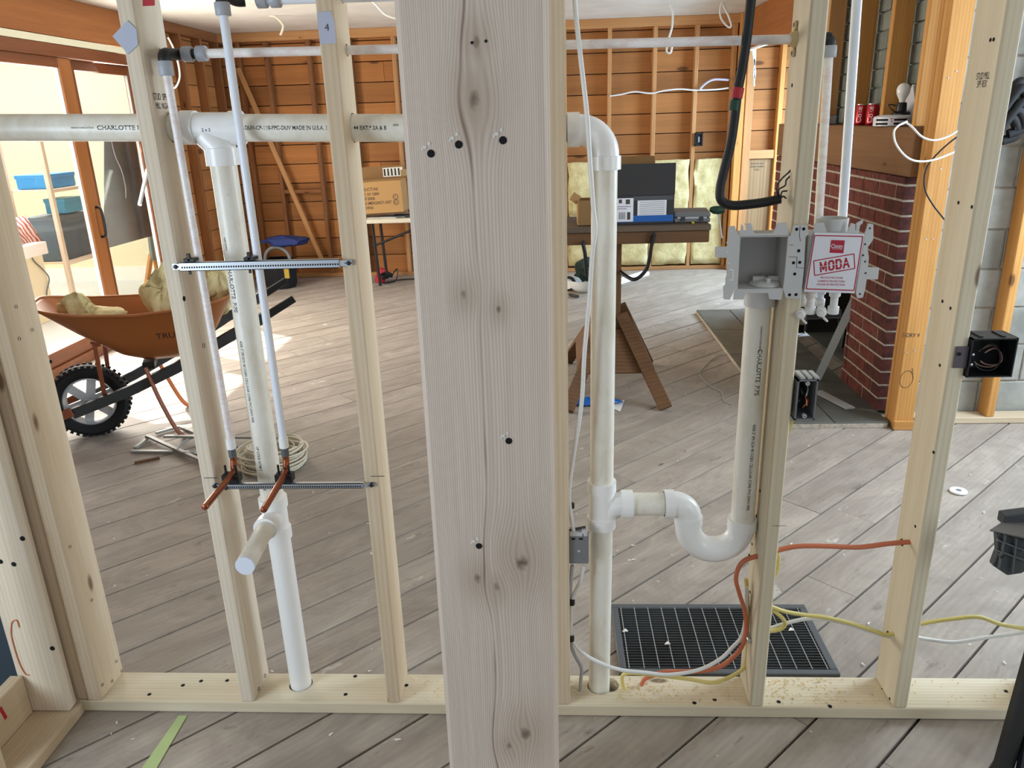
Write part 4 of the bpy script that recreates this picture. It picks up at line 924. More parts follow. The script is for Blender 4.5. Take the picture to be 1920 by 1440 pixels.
# floor grate
rg = empty('floor_grate', (.51, .34, 0), 'dark metal floor grate lying behind the bottom plate at right', 'grate')
gx0, gx1, gy0, gy1 = .185, .835, .165, .512
MB().bx(gx0+.02, gx1-.02, gy0+.02, gy1-.02, .0008, .0022).build('duct_opening', hole_m, rg)
MB().bx(gx0, gx1, gy0, gy0+.022, .001, .014).bx(gx0, gx1, gy1-.022, gy1, .001, .014).bx(gx0, gx0+.022, gy0+.022, gy1-.022, .001, .014).bx(gx1-.022, gx1, gy0+.022, gy1-.022, .001, .014).build('frame', dksteel, rg, bevel=.002)
sl = MB()
for k in range(24): sl.box(((gx0+gx1)/2, gy0+.028+k*.0127, .009), (gx1-gx0-.044, .0026, .008))
for o in [sl.build('slats', plain('slat_grey', '#4b4e4f', .5), rg, kind='stuff')]: pass
for k in range(14):
    MB().bx(gx0+.03+k*.0453, gx0+.0325+k*.0453, gy0+.022, gy1-.022, .0132, .0145).build('cross_bar', steel, rg)
for px, py in ((1172, 1183), (1251, 1207), (1483, 1181)):
    p = at(px, py, 2, .015); tag(MB().prism([(-.010, -.006), (.010, -.004), (.002, .010)], .003, Matrix.Translation(p)).build('wood_chip', paper_m), 'white wood chip lying on the grate, %s' % {1172: 'left one', 1251: 'near its middle', 1483: 'right one'}[px], 'chip')

# ------------------------------------------------------------------ wheelbarrow and what lies in it
A_ = math.radians(22); U_ = V((math.cos(A_), math.sin(A_), 0)); L_ = V((math.sin(A_), -math.cos(A_), 0)); H_ = V((-2.555, 2.124, 0))
def wbp(s, l, z): return H_ + U_*s + L_*l + V((0, 0, z))
def wpx(px, py, l): return atp(px, py, H_+L_*l, L_)
wbw = empty('wheelbarrow', H_, 'orange steel wheelbarrow with black tyre standing by the glass door', 'wheelbarrow')
WRD = .2
ty = MB().lathe([(.135, -.036), (.150, -.046), (.178, -.05), (.193, -.038), (.2, -.015), (.2, .015), (.193, .038), (.178, .05), (.150, .046), (.135, .036)], wbp(0, 0, WRD), L_, 40)
for k in range(40):
    an = 2*math.pi*k/40
    for sgn in (-1, 1):
        c = wbp(0, 0, WRD) + (U_*math.cos(an)+V((0, 0, 1))*math.sin(an))*.1895 + L_*.034*sgn
        ty.box((0, 0, 0), (.017, .032, .010), frame(c, U_*-math.sin(an)+V((0, 0, 1))*math.cos(an), L_))
ty.build('tyre', black_r, wbw, smooth=30)
rim = MB().lathe([(.138, .03), (.128, .036), (.122, .02), (.118, -.02), (.128, -.036), (.138, -.03)], wbp(0, 0, WRD), L_, 36)
for k in range(6):
    an = 2*math.pi*k/6+.3; dv = U_*math.cos(an)+V((0, 0, 1))*math.sin(an)
    rim.bar(wbp(0, .012, WRD)+dv*.025, wbp(0, .006, WRD)+dv*.124, .045, .012, L_)
rim.lathe([(.0001, .04), (.03, .038), (.036, .0), (.036, -.036), (.0001, -.038)], wbp(0, 0, WRD), L_, 20)
rim.build('wheel_rim', plain('silver_rim', '#c9cccd', .35, .35), wbw, smooth=35)
def ring(s0, s1, l0, l1, zf, zm, zr_, n=32):
    out = []
    for k in range(n):
        an = 2*math.pi*k/n; c, s = math.cos(an), math.sin(an)
        e = .42; cx_ = math.copysign(abs(c)**e, c); sx_ = math.copysign(abs(s)**e, s)
        u = (cx_+1)/2; wl_ = l0+(l1-l0)*u
        out.append(wbp(s0+(s1-s0)*u, wl_*sx_, zf+(zr_-zf)*u - (zf*.5+zr_*.5-zm)*4*u*(1-u)))
    return out
rg_ = [ring(-.165, .835, .22, .325, .765, .70, .755), ring(-.15, .815, .21, .31, .752, .69, .742), ring(.03, .73, .19, .25, .60, .56, .585), ring(.20, .66, .16, .20, .475, .45, .48), ring(.30, .62, .11, .15, .425, .42, .44)]
tb = MB(); n = 32
for rr in rg_: tb.v += [tuple(p) for p in rr]
for i in range(len(rg_)-1):
    for k in range(n): tb.f.append((i*n+k, i*n+(k+1) % n, (i+1)*n+(k+1) % n, (i+1)*n+k))
tb.f.append(tuple(4*n+k for k in range(n)))
tr = tb.build('tray', tray_m, wbw, smooth=50); md = tr.modifiers.new('s', 'SOLIDIFY'); md.thickness = .004
MB().tube(rg_[0]+[rg_[0][0]], .009, 8).build('rolled_rim', tray_m, wbw, smooth=60)
for sg in (1, -1):
    if sg > 0: pts = [wpx(140, 774, .10), wpx(240, 734, .16), wpx(330, 690, .21), wpx(425, 634, .26), wpx(500, 592, .28)]; ge = wpx(551, 560, .285)
    ref = [((p-H_).dot(U_), (p-H_).dot(L_), p.z) for p in (pts if sg > 0 else pts0)]
    if sg > 0: pts0 = pts; ge0 = ge
    q = [wbp(a, b*sg, c) for a, b, c in ref]; g = wbp((ge0-H_).dot(U_), (ge0-H_).dot(L_)*sg, ge0.z)
    h = MB()
    for i in range(4): h.bar(q[i]-(q[i+1]-q[i]).normalized()*.010, q[i+1], .055, .042, L_)
    h.build('handle', dkgrey_p, wbw, bevel=.004)
    MB().tube([q[4]-(g-q[4])*.1, q[4]+(g-q[4])*.1, g], [.019, .022, .021], 12).build('grip', black_r, wbw, smooth=60)
    a = q[0]; MB().box((0, 0, 0), (.11, .05, .012), frame(a-U_*.055+L_*.024*sg, (q[1]-q[0]), L_)).build('axle_bracket', rust_m, wbw, bevel=.002)
    MB().tube([a-U_*.055+L_*.030*sg, a-U_*.055+L_*.036*sg], .009, 10).build('bolt', dksteel, wbw)
    t0 = wbp(.105, .15*sg, .545); t1 = wbp(.092, .105*sg, .245)
    MB().bar(t0, t1, .022, .008, L_).bar(t0+V((-.02, 0, .01)), t0+V((.03, 0, -.005)), .014, .006, L_).build('tray_strut', rust_m, wbw, bevel=.001)
    lp = smooth_path([wbp(.33, .2*sg, .40), wbp(.38, .235*sg, .2), wbp(.45, .26*sg, .018), wbp(.54, .27*sg, .012), wbp(.60, .26*sg, .05), wbp(.67, .25*sg, .45)], 6)
    MB().tube(lp, .015, 8, flat=.6).build('leg', bracket_o if sg < 0 else rust_m, wbw, smooth=60)
MB().tube([wbp(-.015, -.13, WRD), wbp(-.015, .13, WRD)], .010, 10).build('axle', dksteel, wbw)
MB().bar(wbp(.34, -.15, .395), wbp(.34, .15, .395), .06, .04).build('tray_bracket', black_p, wbw, bevel=.003)
p = wpx(316, 628, .262); text('print', 'TRUE', frame(p+L_*.016, U_, L_+V((0, 0, -.35))), .05, ink, wbw, sx=1.0)
def fluff(name, c, size, seed, label, mat, cat='insulation', amp=.28, sub=4, group=None):
    bm = bmesh.new(); bmesh.ops.create_icosphere(bm, subdivisions=sub, radius=1)
    for v in bm.verts:
        n = noise.noise_vector(v.co*1.3+V((seed, 0, 0)))*amp*1.6 + noise.noise_vector(v.co*4+V((0, seed, 0)))*amp*.5 + noise.noise_vector(v.co*11+V((0, 0, seed)))*amp*.12
        q = v.co+n; v.co = V((q.x*size[0], q.y*size[1], q.z*size[2]))
    me = bpy.data.meshes.new(name); bm.to_mesh(me); bm.free(); me.materials.append(mat)
    for p in me.polygons: p.use_smooth = True
    o = reg(bpy.data.objects.new(name, me), None, Matrix.Translation(V(c)))
    return tag(o, label, cat, group)
fluff('insulation_piece', wpx(143, 580, .02), (.085, .05, .09), 1.7, 'yellow insulation scrap sticking up at the front of the wheelbarrow', ins_m)
fluff('insulation_piece', wpx(195, 592, .06), (.12, .09, .045), 5.2, 'low yellow insulation scrap lying in the middle of the wheelbarrow', ins_m)
fluff('insulation_piece', wpx(308, 562, .0), (.09, .10, .16), 9.1, 'tall yellow insulation piece against the left stud in the wheelbarrow', ins_m)
fluff('insulation_piece', wpx(405, 542, .0), (.09, .09, .13), 3.3, 'yellow insulation piece at the handle end of the wheelbarrow', ins_m)

# ------------------------------------------------------------------ things on the floor
st = empty('metal_stand', at(330, 835, 2, 0), 'grey folded metal stand frame lying on the floor by the wheelbarrow', 'stand')
zf = .012
def fb(a, b, w=.022, z=zf): return MB().bar(at(*a, 2, z), at(*b, 2, z), w, .012)
for i, (a, b, z) in enumerate((((245, 846), (345, 847), .010), ((253, 840), (279, 820), .012), ((275, 817), (375, 862), .024), ((292, 812), (338, 799), .012), ((337, 799), (366, 811), .012), ((308, 818), (478, 820), .038), ((440, 834), (462, 843), .012), ((462, 843), (440, 862), .012), ((345, 847), (440, 862), .010))):
    fb(a, b, .022, z).build('bar', mud_metal, st, bevel=.002)
c = at(366, 832, 2, .026); MB().tube([c+V((.075*math.cos(t), .12*math.sin(t), 0)) for t in [k*.2618 for k in range(25)]], .007, 6).build('hoop', mud_metal, st, smooth=60)
tag(fb((252, 868), (299, 858), .016, .006).build('wood_splinter', bench_m), 'dark wood splinter lying on the floor before the metal stand', 'splinter')
cl = empty('cable_coil', at(515, 872, 2, 0), 'coil of white cable lying on the floor behind the drain pipe', 'coil')
cc = at(518, 872, 2, 0); P = []
for k in range(26*18):
    t = k/26*2*math.pi; lay = k/26
    rr = .135 + .03*math.sin(lay*2.1) + .012*math.sin(lay*5.3) + .012*math.sin(t*.5+lay)
    P.append(cc + V((rr*math.cos(t)+.012*math.sin(lay*3), rr*.95*math.sin(t), .008+.0062*lay+.008*math.sin(t+lay*1.7)*(lay/18))))
MB().tube(P, .0052, 7).build('windings', cream_c, cl, smooth=60)
MB().lathe([(.0001, .098), (.05, .098), (.055, .092), (.05, .05), (.05, .004)], cc+V((-.085, -.02, 0)), (0, 0, 1), 24).build('core', white_c, cl, smooth=40)
gt = [at(x, y, 2, .0015) for x, y in ((335, 1342), (351, 1342), (300, 1440), (266, 1440))]
d_ = (gt[3]-gt[0])*.6; gt[2] = gt[2]+d_; gt[3] = gt[3]+d_
sheet('tape_strip', tape_green, gt, 'pale green tape strip on the floor at lower left', 'tape', n=(0, 0, 1))
p = at(1797, 922, 2, .002)
ld = empty('lid', p, 'small white round lid lying on the floor at right', 'lid')
MB().lathe([(.034, 0), (.036, .003), (.034, .008), (.012, .008)], p, (0, 0, 1), 24).build('rim', fit_white, ld, smooth=40)
MB().lathe([(.0001, .0075), (.012, .0078)], p, (0, 0, 1), 16).build('hole', grey_p, ld)
# shavings and sawdust nobody could count
sv = MB(); random.seed(5)
def chip(x, y, z, s):
    a = random.random()*6.28; M = Matrix.Translation((x, y, z)) @ Matrix.Rotation(a, 4, 'Z') @ Matrix.Rotation(random.uniform(-.3, .3), 4, 'X')
    sv.add([(-s, -s*.3, 0), (s, -s*.35, s*.25), (s*.8, s*.35, 0), (-s*.9, s*.3, s*.3)], [(0, 1, 2, 3)], M)
for k in range(260): chip(random.uniform(-2.2, 2.0), random.uniform(-.35, 4.5), .003, random.uniform(.003, .009))
tag(sv.build('wood_shavings', paper_m), 'pale wood shavings and paint flakes scattered over the floor', 'shavings', kind='stuff')
sv = MB()
for k in range(900):
    x = random.choice((random.gauss(.70, .10), random.gauss(.22, .12), random.uniform(.05, 1.3), random.gauss(-.2, .12)))
    if not (-.44 < x < 1.3) or -.24 < x < 0 or abs(x-.547) < .03 or abs(x-.935) < .03 or abs(x-.12) < .04: continue
    chip(x, random.uniform(.01, .118), PZ+.001, random.uniform(.001, .0045))
tag(sv.build('sawdust', dust_m), 'sawdust sprinkled over the bottom plate between the right studs', 'sawdust', kind='stuff')

# plastic folding sawhorse cropped by the right edge
sw = empty('folding_sawhorse', (1.2, -.15, 0), 'black plastic folding sawhorse leg and bracket at the right edge', 'sawhorse')
YS = -.115
def sp_(pts, y, th, mat, name, bevel=.002):
    Q = [at(a, b, 1, y) for a, b in pts]; return MB().prism([(q.x, q.z) for q in Q], th, frame((0, y, 0), (1, 0, 0), (0, -1, 0)), -th/2).build(name, mat, sw, bevel=bevel)
sp_([(1878, 962), (1925, 956), (1990, 960), (1990, 985), (1925, 976), (1875, 980)], YS+.05, .03, dkgrey_p, 'rear_shell')
k_ = [(1866, 997), (1930, 1012), (1990, 1024), (1990, 1085), (1925, 1062), (1912, 1071), (1885, 1075), (1858, 1057), (1868, 1030)]
sp_(k_, YS, .02, dkgrey_p, 'bracket')
Q = [at(a, b, 2, at(1866, 997, 1, YS).z) for a, b in ((1855, 996), (1930, 1012), (1990, 1022), (1990, 975), (1925, 975), (1880, 980))]
sheet_ = MB().prism([(q.x, q.y) for q in Q], .004, Matrix.Translation((0, 0, Q[0].z))).build('top_flange', plain('lighter_grey_plastic', '#6f6a66', .7), sw, bevel=.001)  # top flange in a lighter grey than the bracket
for a, b in (((1884, 1003), (1872, 1064)), ((1905, 1008), (1897, 1073)), ((1866, 1030), (1922, 1050)), ((1870, 1012), (1925, 1033))):
    MB().bar(at(*a, 1, YS-.014), at(*b, 1, YS-.014), .003, .008, (0, 1, 0)).build('rib', plain('rib_grey', '#565a5a', .5), sw)
MB().lathe([(.003, -.018), (.006, -.018), (.006, -.008)], at(1872, 1036, 1, YS), (0, 1, 0), 12).build('boss', dkgrey_p, sw)
p0 = at(1868, 1452, 2, .0); p1 = at(1925, 1262, 1, p0.y+.06); p2 = p1+(p1-p0)*1.35; d_ = p2
MB().bar(p0+V((.012, 0, .004)), p2, .040, .03, (0, -1, 0)).build('leg', black_p, sw, bevel=.004)
MB().bar(p0+V((.05, -.02, .02)), p2+V((.06, .1, .05)), .03, .025, (0, -1, 0)).build('leg', black_p, sw, bevel=.004)
MB().bx(1.22, 1.9, YS-.0, YS+.07, .55, .74).build('beam', dkgrey_p, sw, bevel=.005)

# ------------------------------------------------------------------ workbench on a splayed stand
YBn = 2.62
wbn = empty('workbench', (.4, 2.85, 0), 'brown wooden pedestal workbench with splayed feet and black curved braces', 'workbench')
zt_ = at(1200, 424, 1, YBn).z; xr = at(1334, 415, 1, YBn).x
ty_ = zt_ - .002
lumber('top', bench_top_m, -.55, xr, YBn, YBn+.26, zt_-.032, zt_, 'x', wbn)
lumber('top', bench_top_m, -.55, xr-.02, YBn+.263, YBn+.52, zt_-.032, zt_, 'x', wbn)
lumber('apron', bench_m, -.53, xr-.005, YBn+.012, YBn+.045, zt_-.10, zt_-.033, 'x', wbn)
lumber('apron', bench_m, -.53, xr-.03, YBn+.47, YBn+.50, zt_-.10, zt_-.033, 'x', wbn)
xc_ = at(1151, 520, 1, 2.78).x
lumber('column', bench_m, xc_-.04, xc_+.042, 2.76, 2.86, .17, zt_-.033, 'z', wbn)
for px, py, l in ((1226, 440, 1), (1093, 457, -1)):
    a = at(px, py, 1, YBn); tgt = V((xc_+.045*l, YBn+.03, zt_-.30)); a = V((a.x, YBn-.004, a.z))
    MB().tube(smooth_path([a, a+V((-.012*l, .002, -.06)), a.lerp(tgt, .55)+V((.055*l, 0, -.055)), tgt+V((.06*l, 0, -.006)), tgt+V((-.01*l, .1, .02))], 7), .011, 10).build('curved_brace', black_p, wbn, smooth=60)
    MB().lathe([(.0001, -.006), (.011, -.004), (.011, .004)], a+V((0, -.004, .008)), (0, 1, 0), 12).build('bolt', black_p, wbn)
ft = {'rf': at(1250, 771, 2, 0), 'lf': at(1062, 775, 2, 0), 'rb': at(1215, 683, 2, 0), 'lb': at(1062, 680, 2, 0)}
ctr = V((xc_, 2.81, 0))
for nme, f in ft.items():
    sx_ = 1 if nme[0] == 'r' else -1; sy_ = -1 if nme[1] == 'f' else 1
    top = V((xc_+.045*sx_, 2.81+.05*sy_, .47 if sy_ < 0 else .50)); d = (top-f).normalized()
    MB().bar(f+V((0, 0, .006))+d*.012, top, .075, .035, (0, sy_, .3)).build('leg', bench_m, wbn, bevel=.003)
mid = lambda k, t: ft[k].lerp(V((xc_+(.045 if k[0] == 'r' else -.045), 2.81+(-.05 if k[1] == 'f' else .05), .48)), t)
for ks in (('lf', 'rf'), ('lb', 'rb'), ('rf', 'rb'), ('lf', 'lb')):
    a, b = mid(ks[0], .40), mid(ks[1], .40); c, d = mid(ks[1], .85), mid(ks[0], .85)
    nrm = (b-a).cross(d-a).normalized(); o_ = (a+b+c+d)/4; s_ = nrm if nrm.dot(o_-V((xc_, 2.81, nrm.z))) > 0 else -nrm
    sh = MB(); pts = [p+s_*.024 for p in (a, b, c, d)]; pts2 = [p+s_*.040 for p in (a, b, c, d)]
    sh.add(pts+pts2, [(0, 1, 2, 3), (7, 6, 5, 4), (0, 4, 5, 1), (1, 5, 6, 2), (2, 6, 7, 3), (3, 7, 4, 0)]); sh.build('gusset', bench_m, wbn, bevel=.002)
# on the bench
YO = YBn + .06
bxo = empty('carton', at(1210, 415, 1, YO), 'carton with dark raised flap and blue printed base standing on the workbench', 'carton')
a, b = at(1155, 419, 1, YO), at(1263, 414, 1, YO); zl, zh = zt_+.001, at(1200, 366, 1, YO).z; ztop = at(1200, 307, 1, YO).z
MB().bx(a.x-.05, b.x, YO, YO+.26, zl, zh).build('body', dkbox, bxo, bevel=.002)
MB().bx(a.x-.05, b.x+.002, YO-.001, YO+.003, zh, ztop).build('flap', dkbox, bxo)
MB().bx(a.x-.05, b.x-.09, YO+.20, YO+.204, zh, ztop+.03).build('flap', cardb_d, bxo)
f = lambda x0, x1, y0, y1, m, nm, off: MB().bx(at(x0, y1, 1, YO).x, at(x1, y1, 1, YO).x, YO-off, YO-.0002, at(1200, y1, 1, YO).z, at(1200, y0, 1, YO).z).build(nm, m, bxo)
f(1150, 1262, 404, 416, blue_p, 'blue_band', .001)
f(1187, 1262, 368, 376, plain('film_grey', '#55575c', .15), 'wrap_film', .0008)
f(1152, 1187, 371, 415, card_white, 'label', .0014); f(1195, 1249, 376, 404, card_white, 'label', .0014)
ln = MB()
for k in range(7): ln.bx(at(1199, 390, 1, YO).x, at(1246, 390, 1, YO).x, YO-.0018, YO-.0014, at(1220, 378.5+k*3.7, 1, YO).z, at(1220, 379.2+k*3.7, 1, YO).z)
for k in range(9): ln.bx(at(1160+k*1.5, 390, 1, YO).x, at(1160+k*1.5+(.9 if k % 2 else .5), 390, 1, YO).x, YO-.0018, YO-.0014, at(1170, 411, 1, YO).z, at(1170, 398, 1, YO).z)
for x0_, x1_, y0_, y1_ in ((1176, 1182, 398, 412), (1173, 1181, 374, 383), (1160, 1166, 374, 381), (1155, 1183, 387, 388), (1155, 1175, 391, 392)): ln.bx(at(x0_, 390, 1, YO).x, at(x1_, 390, 1, YO).x, YO-.0018, YO-.0014, at(1170, y1_, 1, YO).z, at(1170, y0_, 1, YO).z)
ln.build('label_print', ink_soft, bxo)
cs = empty('tool_case', at(1300, 405, 1, YO), 'flat grey plastic tool case lying on the right end of the workbench', 'case')
a, b = at(1266, 406, 1, YO+.02), at(1334, 402, 1, YO+.02); M = Matrix.Translation(((a.x+b.x)/2+.005, YO+.13, 0)) @ Matrix.Rotation(-.10, 4, 'Z')
hw_ = (b.x-a.x)/2
for z_0, z_1, nm in ((zt_+.002, zt_+.028, 'base'), (zt_+.030, zt_+.058, 'lid')): MB().bx(-hw_, hw_, -.11, .13, z_0, z_1).build(nm, grey_p, cs, M, bevel=.006)
MB().bx(-hw_+.02, hw_-.02, -.113, -.109, zt_+.024, zt_+.034).build('seam_strip', ltgrey_p, cs, M)
for q in (-.5, .5): MB().bx(hw_*q-.012, hw_*q+.012, -.116, -.11, zt_+.012, zt_+.034).build('latch', dkgrey_p, cs, M, bevel=.001)
tag(MB().bx(at(1298, 408, 1, YO).x-.008, at(1298, 408, 1, YO).x+.008, YO-.035, YO-.01, zt_+.001, zt_+.012).build('yellow_plug', plain('yellow_plastic', '#c9b02c', .4), bevel=.003), 'tiny yellow plug at the bench edge before the grey case', 'plug')
gl = empty('green_connector', at(1348, 394, 1, 2.75), 'dark green lump with a hanging white cord beside the grey case', 'connector')
p = at(1348, 394, 1, 2.75); M_ = MB().tube([p+V((-.05, 0, .006)), p+V((-.03, 0, .002)), p, p+V((.03, 0, -.002))], [.012, .022, .024, .014], 12); M_.build('body', green_tape2, gl, smooth=60)
MB().tube(smooth_path([p+V((0, 0, -.02)), at(1349, 412, 1, 2.75), at(1352, 436, 1, 2.75), at(1354, 446, 1, 2.75)], 5), [.005]*15+[.010], 8).build('cord', white_c, gl, smooth=60)
sc = empty('cardboard_box', at(1090, 420, 1, YO), 'small open cardboard box on the left part of the workbench', 'box')
a, b = at(1083, 421, 1, YO), at(1112, 421, 1, YO); z_h = at(1090, 376, 1, YO).z
MB().bx(a.x, a.x+.004, YO, YO+.16, zt_+.001, z_h).bx(b.x, b.x+.004, YO, YO+.16, zt_+.001, z_h).bx(a.x, b.x, YO+.156, YO+.16, zt_+.001, z_h).bx(a.x, b.x, YO, YO+.16, zt_+.001, zt_+.004).build('body', cardb, sc)
MB().bx(a.x+.004, b.x, YO, YO+.004, zt_+.001, z_h-.0005).build('front_panel', cardb_d, sc)
MB().box((0, 0, 0), (.05, .003, .05), Matrix.Translation((a.x-.012, YO+.02, z_h+.012)) @ Matrix.Rotation(.6, 4, 'Y')).build('flap', cardb, sc)

# ------------------------------------------------------------------ far end of the room
ft_ = empty('folding_table', (-1.3, 6.2, 0), 'white folding table with black legs against the far wall', 'table')
zz = at(690, 416, 1, 5.95).z; xl = at(662, 416, 1, 5.95).x
MB().bx(xl, xl+1.25, 5.95, 6.52, zz-.02, zz+.022).build('top', plain('pale_table_top', '#d2cdb8', .5), ft_, bevel=.006)
for x in (at(702, 470, 1, 6.05).x, at(702, 470, 1, 6.05).x+.95):
    for y in (6.05, 6.42): MB().tube([(x, y, zz-.02), (x+.015, y, .3), (x+.03, y, .005)], .016, 8).build('leg', black_p, ft_, smooth=60)
    MB().tube([(x+.03, 6.05, .1), (x+.03, 6.42, .1)], .012, 8).build('cross_bar', black_p, ft_)
MB().tube([at(698, 462, 1, 6.05), at(728, 450, 1, 6.05), at(790, 424, 1, 6.05)], .012, 8).build('brace', black_p, ft_, smooth=60)
cbx = empty('cardboard_box', at(725, 405, 1, 6.0), 'open printed cardboard box tilted on the white folding table', 'box')
P4 = [at(x, y, 1, 6.0) for x, y in ((660, 404), (757, 398), (749, 338), (652, 344))]
ux_ = (P4[1]-P4[0]).normalized(); uz_ = (P4[3]-P4[0]); uz_ = (uz_-ux_*uz_.dot(ux_)).normalized(); wd, hd = (P4[1]-P4[0]).length, (P4[3]-P4[0]).length
MF = frame(P4[0], ux_, (0, -1, 0)); tk = .005
bb_ = MB().bx(0, wd, 0, hd, -tk, 0).bx(0, tk, 0, hd, -.32, -tk).bx(wd-tk, wd, 0, hd, -.32, -tk).bx(0, wd, 0, hd, -.32, -.315).bx(0, wd, 0, tk, -.32, 0)
bb_.build('body', cardb, cbx, MF)
MB().bx(0, wd, hd, hd+.13, -.32, -.316).build('flap', cardb_d, cbx, MF); MB().bx(wd*.56, wd*.95, hd+.02, hd+.11, -.3158, -.315).build('label', paper_m, cbx, MF)
for k in range(5): MB().bx(wd*(.58+.07*k), wd*(.61+.07*k), hd+.03, hd+.10, -.315, -.3146).build('label_bar', green_f, cbx, MF)
MB().box((0, 0, 0), (.11, hd*.2, .004), MF @ Matrix.Translation((wd+.02, hd+.06, -.16)) @ Matrix.Rotation(1.0, 4, 'Y')).build('flap', cardb, cbx)
for k, s in enumerate(('LIGHTING PRODUCTS INC', 'LONG ISLAND CITY, NY 10004', 'ITEM NO. OF 00000', 'DESCRIPTION: EMERGENCY UNIT', 'MADE IN CHINA')):
    text('print', s, MF @ Matrix.Translation((wd*(.57, .57, .48, .79, .43)[k], hd*(.77, .62, .48, .34, .2)[k], .0004)), .040, ink, cbx, align='RIGHT', sx=.72, bold=.01)
for k, s in enumerate(('E', 'UL')):
    c = MF @ V((wd*.875, hd*(.50-.17*k), .0008))
    MB().tube([c+(MF.to_3x3() @ V((.024*math.cos(t), .024*math.sin(t), 0))) for t in [j*.314 for j in range(21)]], .0028, 5).build('mark', ink_soft, cbx)
    text('print', s, frame(c, ux_, (0, -1, 0)), .026, ink_soft, cbx)
for k in range(3): tag(MB().box((0, 0, 0), (.30-.05*k, .2, .006), Matrix.Translation((P4[0].x+.30+.1*k, 6.12, zz+.026+.0065*k)) @ Matrix.Rotation(.12*k-.1, 4, 'Z')).build('magazine', (paper_m, mud_metal, dkgrey_p)[k]), '%s magazine lying under the printed box on the white table' % ('pale bottom', 'grey middle', 'dark top')[k], 'magazine')
tb_ = empty('tool_bag', at(525, 538, 2, 0), 'black tool bag with a blue cloth on top by the far wall', 'bag')
o_ = at(528, 538, 2, 0); 
MB().lathe([(.0001, .002), (.15, .002), (.175, .05), (.18, .24), (.165, .29), (.14, .30)], o_, (0, 0, 1), 8).build('body', blk_f, tb_, smooth=30)
MB().tube([o_+V((.13*math.cos(t), -.02, .29+.13*math.sin(t))) for t in [math.pi*k/14 for k in range(15)]], .018, 8).build('handle', grey_p, tb_, smooth=60)
MB().box((0, 0, 0), (.05, .012, .16), Matrix.Translation(o_+V((.13, -.16, .20)))).build('yellow_tab', plain('yellow_fabric', '#b79a3c', .8), tb_, bevel=.003)
fl = fluff('cloth', o_+V((.08, .05, .47)), (.24, .14, .05), 2.2, 'blue cloth draped over the black tool bag', blue_f, 'cloth', .35, 3)
rd = empty('power_tool', at(722, 530, 2, 0), 'small red and black corded power tool on the floor under the table', 'tool')
o_ = at(712, 529, 2, 0)
MB().lathe([(.0001, 0), (.05, 0), (.055, .03), (.05, .12), (.03, .15), (.0001, .155)], o_, (.3, 0, 1), 12).build('body', red_tape, rd, smooth=40)
MB().tube([o_+V((.03, -.02, .05)), o_+V((.10, -.03, .09)), o_+V((.15, -.02, .07))], [.03, .034, .02], 10).build('motor', blk_f, rd, smooth=40)
MB().tube(smooth_path([o_+V((.14, -.02, .07)), o_+V((.20, 0, .14)), o_+V((.18, -.05, .02)), o_+V((.05, -.1, .008)), o_+V((.2, .05, .01)), o_+V((.5, .1, .01)), o_+V((.8, .1, .01))], 6), .006, 6).build('cord', black_p, rd, smooth=60)
# behind the bench
hh = empty('bowl', at(1085, 546, 2, 0), 'white bowl full of dark clothes on the floor behind the workbench', 'bowl')
o_ = at(1095, 546, 2, 0)
MB().lathe([(.0001, .0), (.08, .002), (.14, .05), (.165, .12), (.172, .122), (.16, .12), (.13, .05), (.0001, .02)], o_, (0, 0, 1), 24).build('bowl', plain('white_enamel', '#e9ece8', .3), hh, smooth=50)
fluff('folded_clothes', o_+V((.02, .02, .20)), (.12, .11, .10), 6.2, 'dark green and navy clothes heaped in the white bowl', green_f, 'clothes', .35, 3)
fluff('jacket', o_+V((-.36, .22, .25)), (.12, .10, .24), 8.4, 'navy jacket heaped on the floor beside the white bowl', navy, 'jacket', .3, 3)
wlz = empty('caster_wheel', at(1066, 545, 2, 0), 'small white-rimmed black wheel beside the white bowl', 'wheel'); o_ = at(1066, 545, 2, 0)
MB().lathe([(.045, -.02), (.07, -.02), (.07, .02), (.045, .02)], o_+V((0, 0, .07)), (.3, 1, 0), 20).build('tyre', black_r, wlz); MB().lathe([(.0001, -.024), (.02, -.022), (.05, -.022), (.05, .02), (.0001, .02)], o_+V((0, 0, .07)), (.3, 1, 0), 20).build('hub', fit_white, wlz, smooth=40)
tag(MB().tube([at(1068, 553, 2, .016), at(1084, 556, 2, .016)], .014, 8).build('screwdriver_handle', black_p, smooth=50), 'short black handle lying in front of the white bowl', 'handle')
tag(MB().bar(at(1155, 530, 2, .02), at(1211, 512, 2, .02), .09, .038).build('white_plank', white_wall, bevel=.003), 'white painted plank lying on the floor behind the workbench', 'plank')
tag(fluff('blue_bag', at(1110, 752, 2, .02), (.16, .05, .018), 4.4, 'x', blue_p, 'bag', .25, 3), 'flat blue plastic bag on the floor between the bench feet')
sheet('paper_scrap', paper_m, [at(x, y, 2, .003) for x, y in ((1152, 758), (1171, 750), (1163, 772), (1150, 766))], 'white paper scrap on the floor between the bench feet', 'paper', n=(0, 0, 1))
wr_ = MB().tube(smooth_path([at(x, y, 2, .004) for x, y in ((1385, 662), (1345, 668), (1318, 690), (1313, 705), (1330, 722), (1352, 735), (1358, 752), (1372, 758))], 6), .003, 6).build('thin_wire', grey_c, smooth=60); tag(wr_, 'thin grey wire lying on the floor beside the hearth', 'wire')

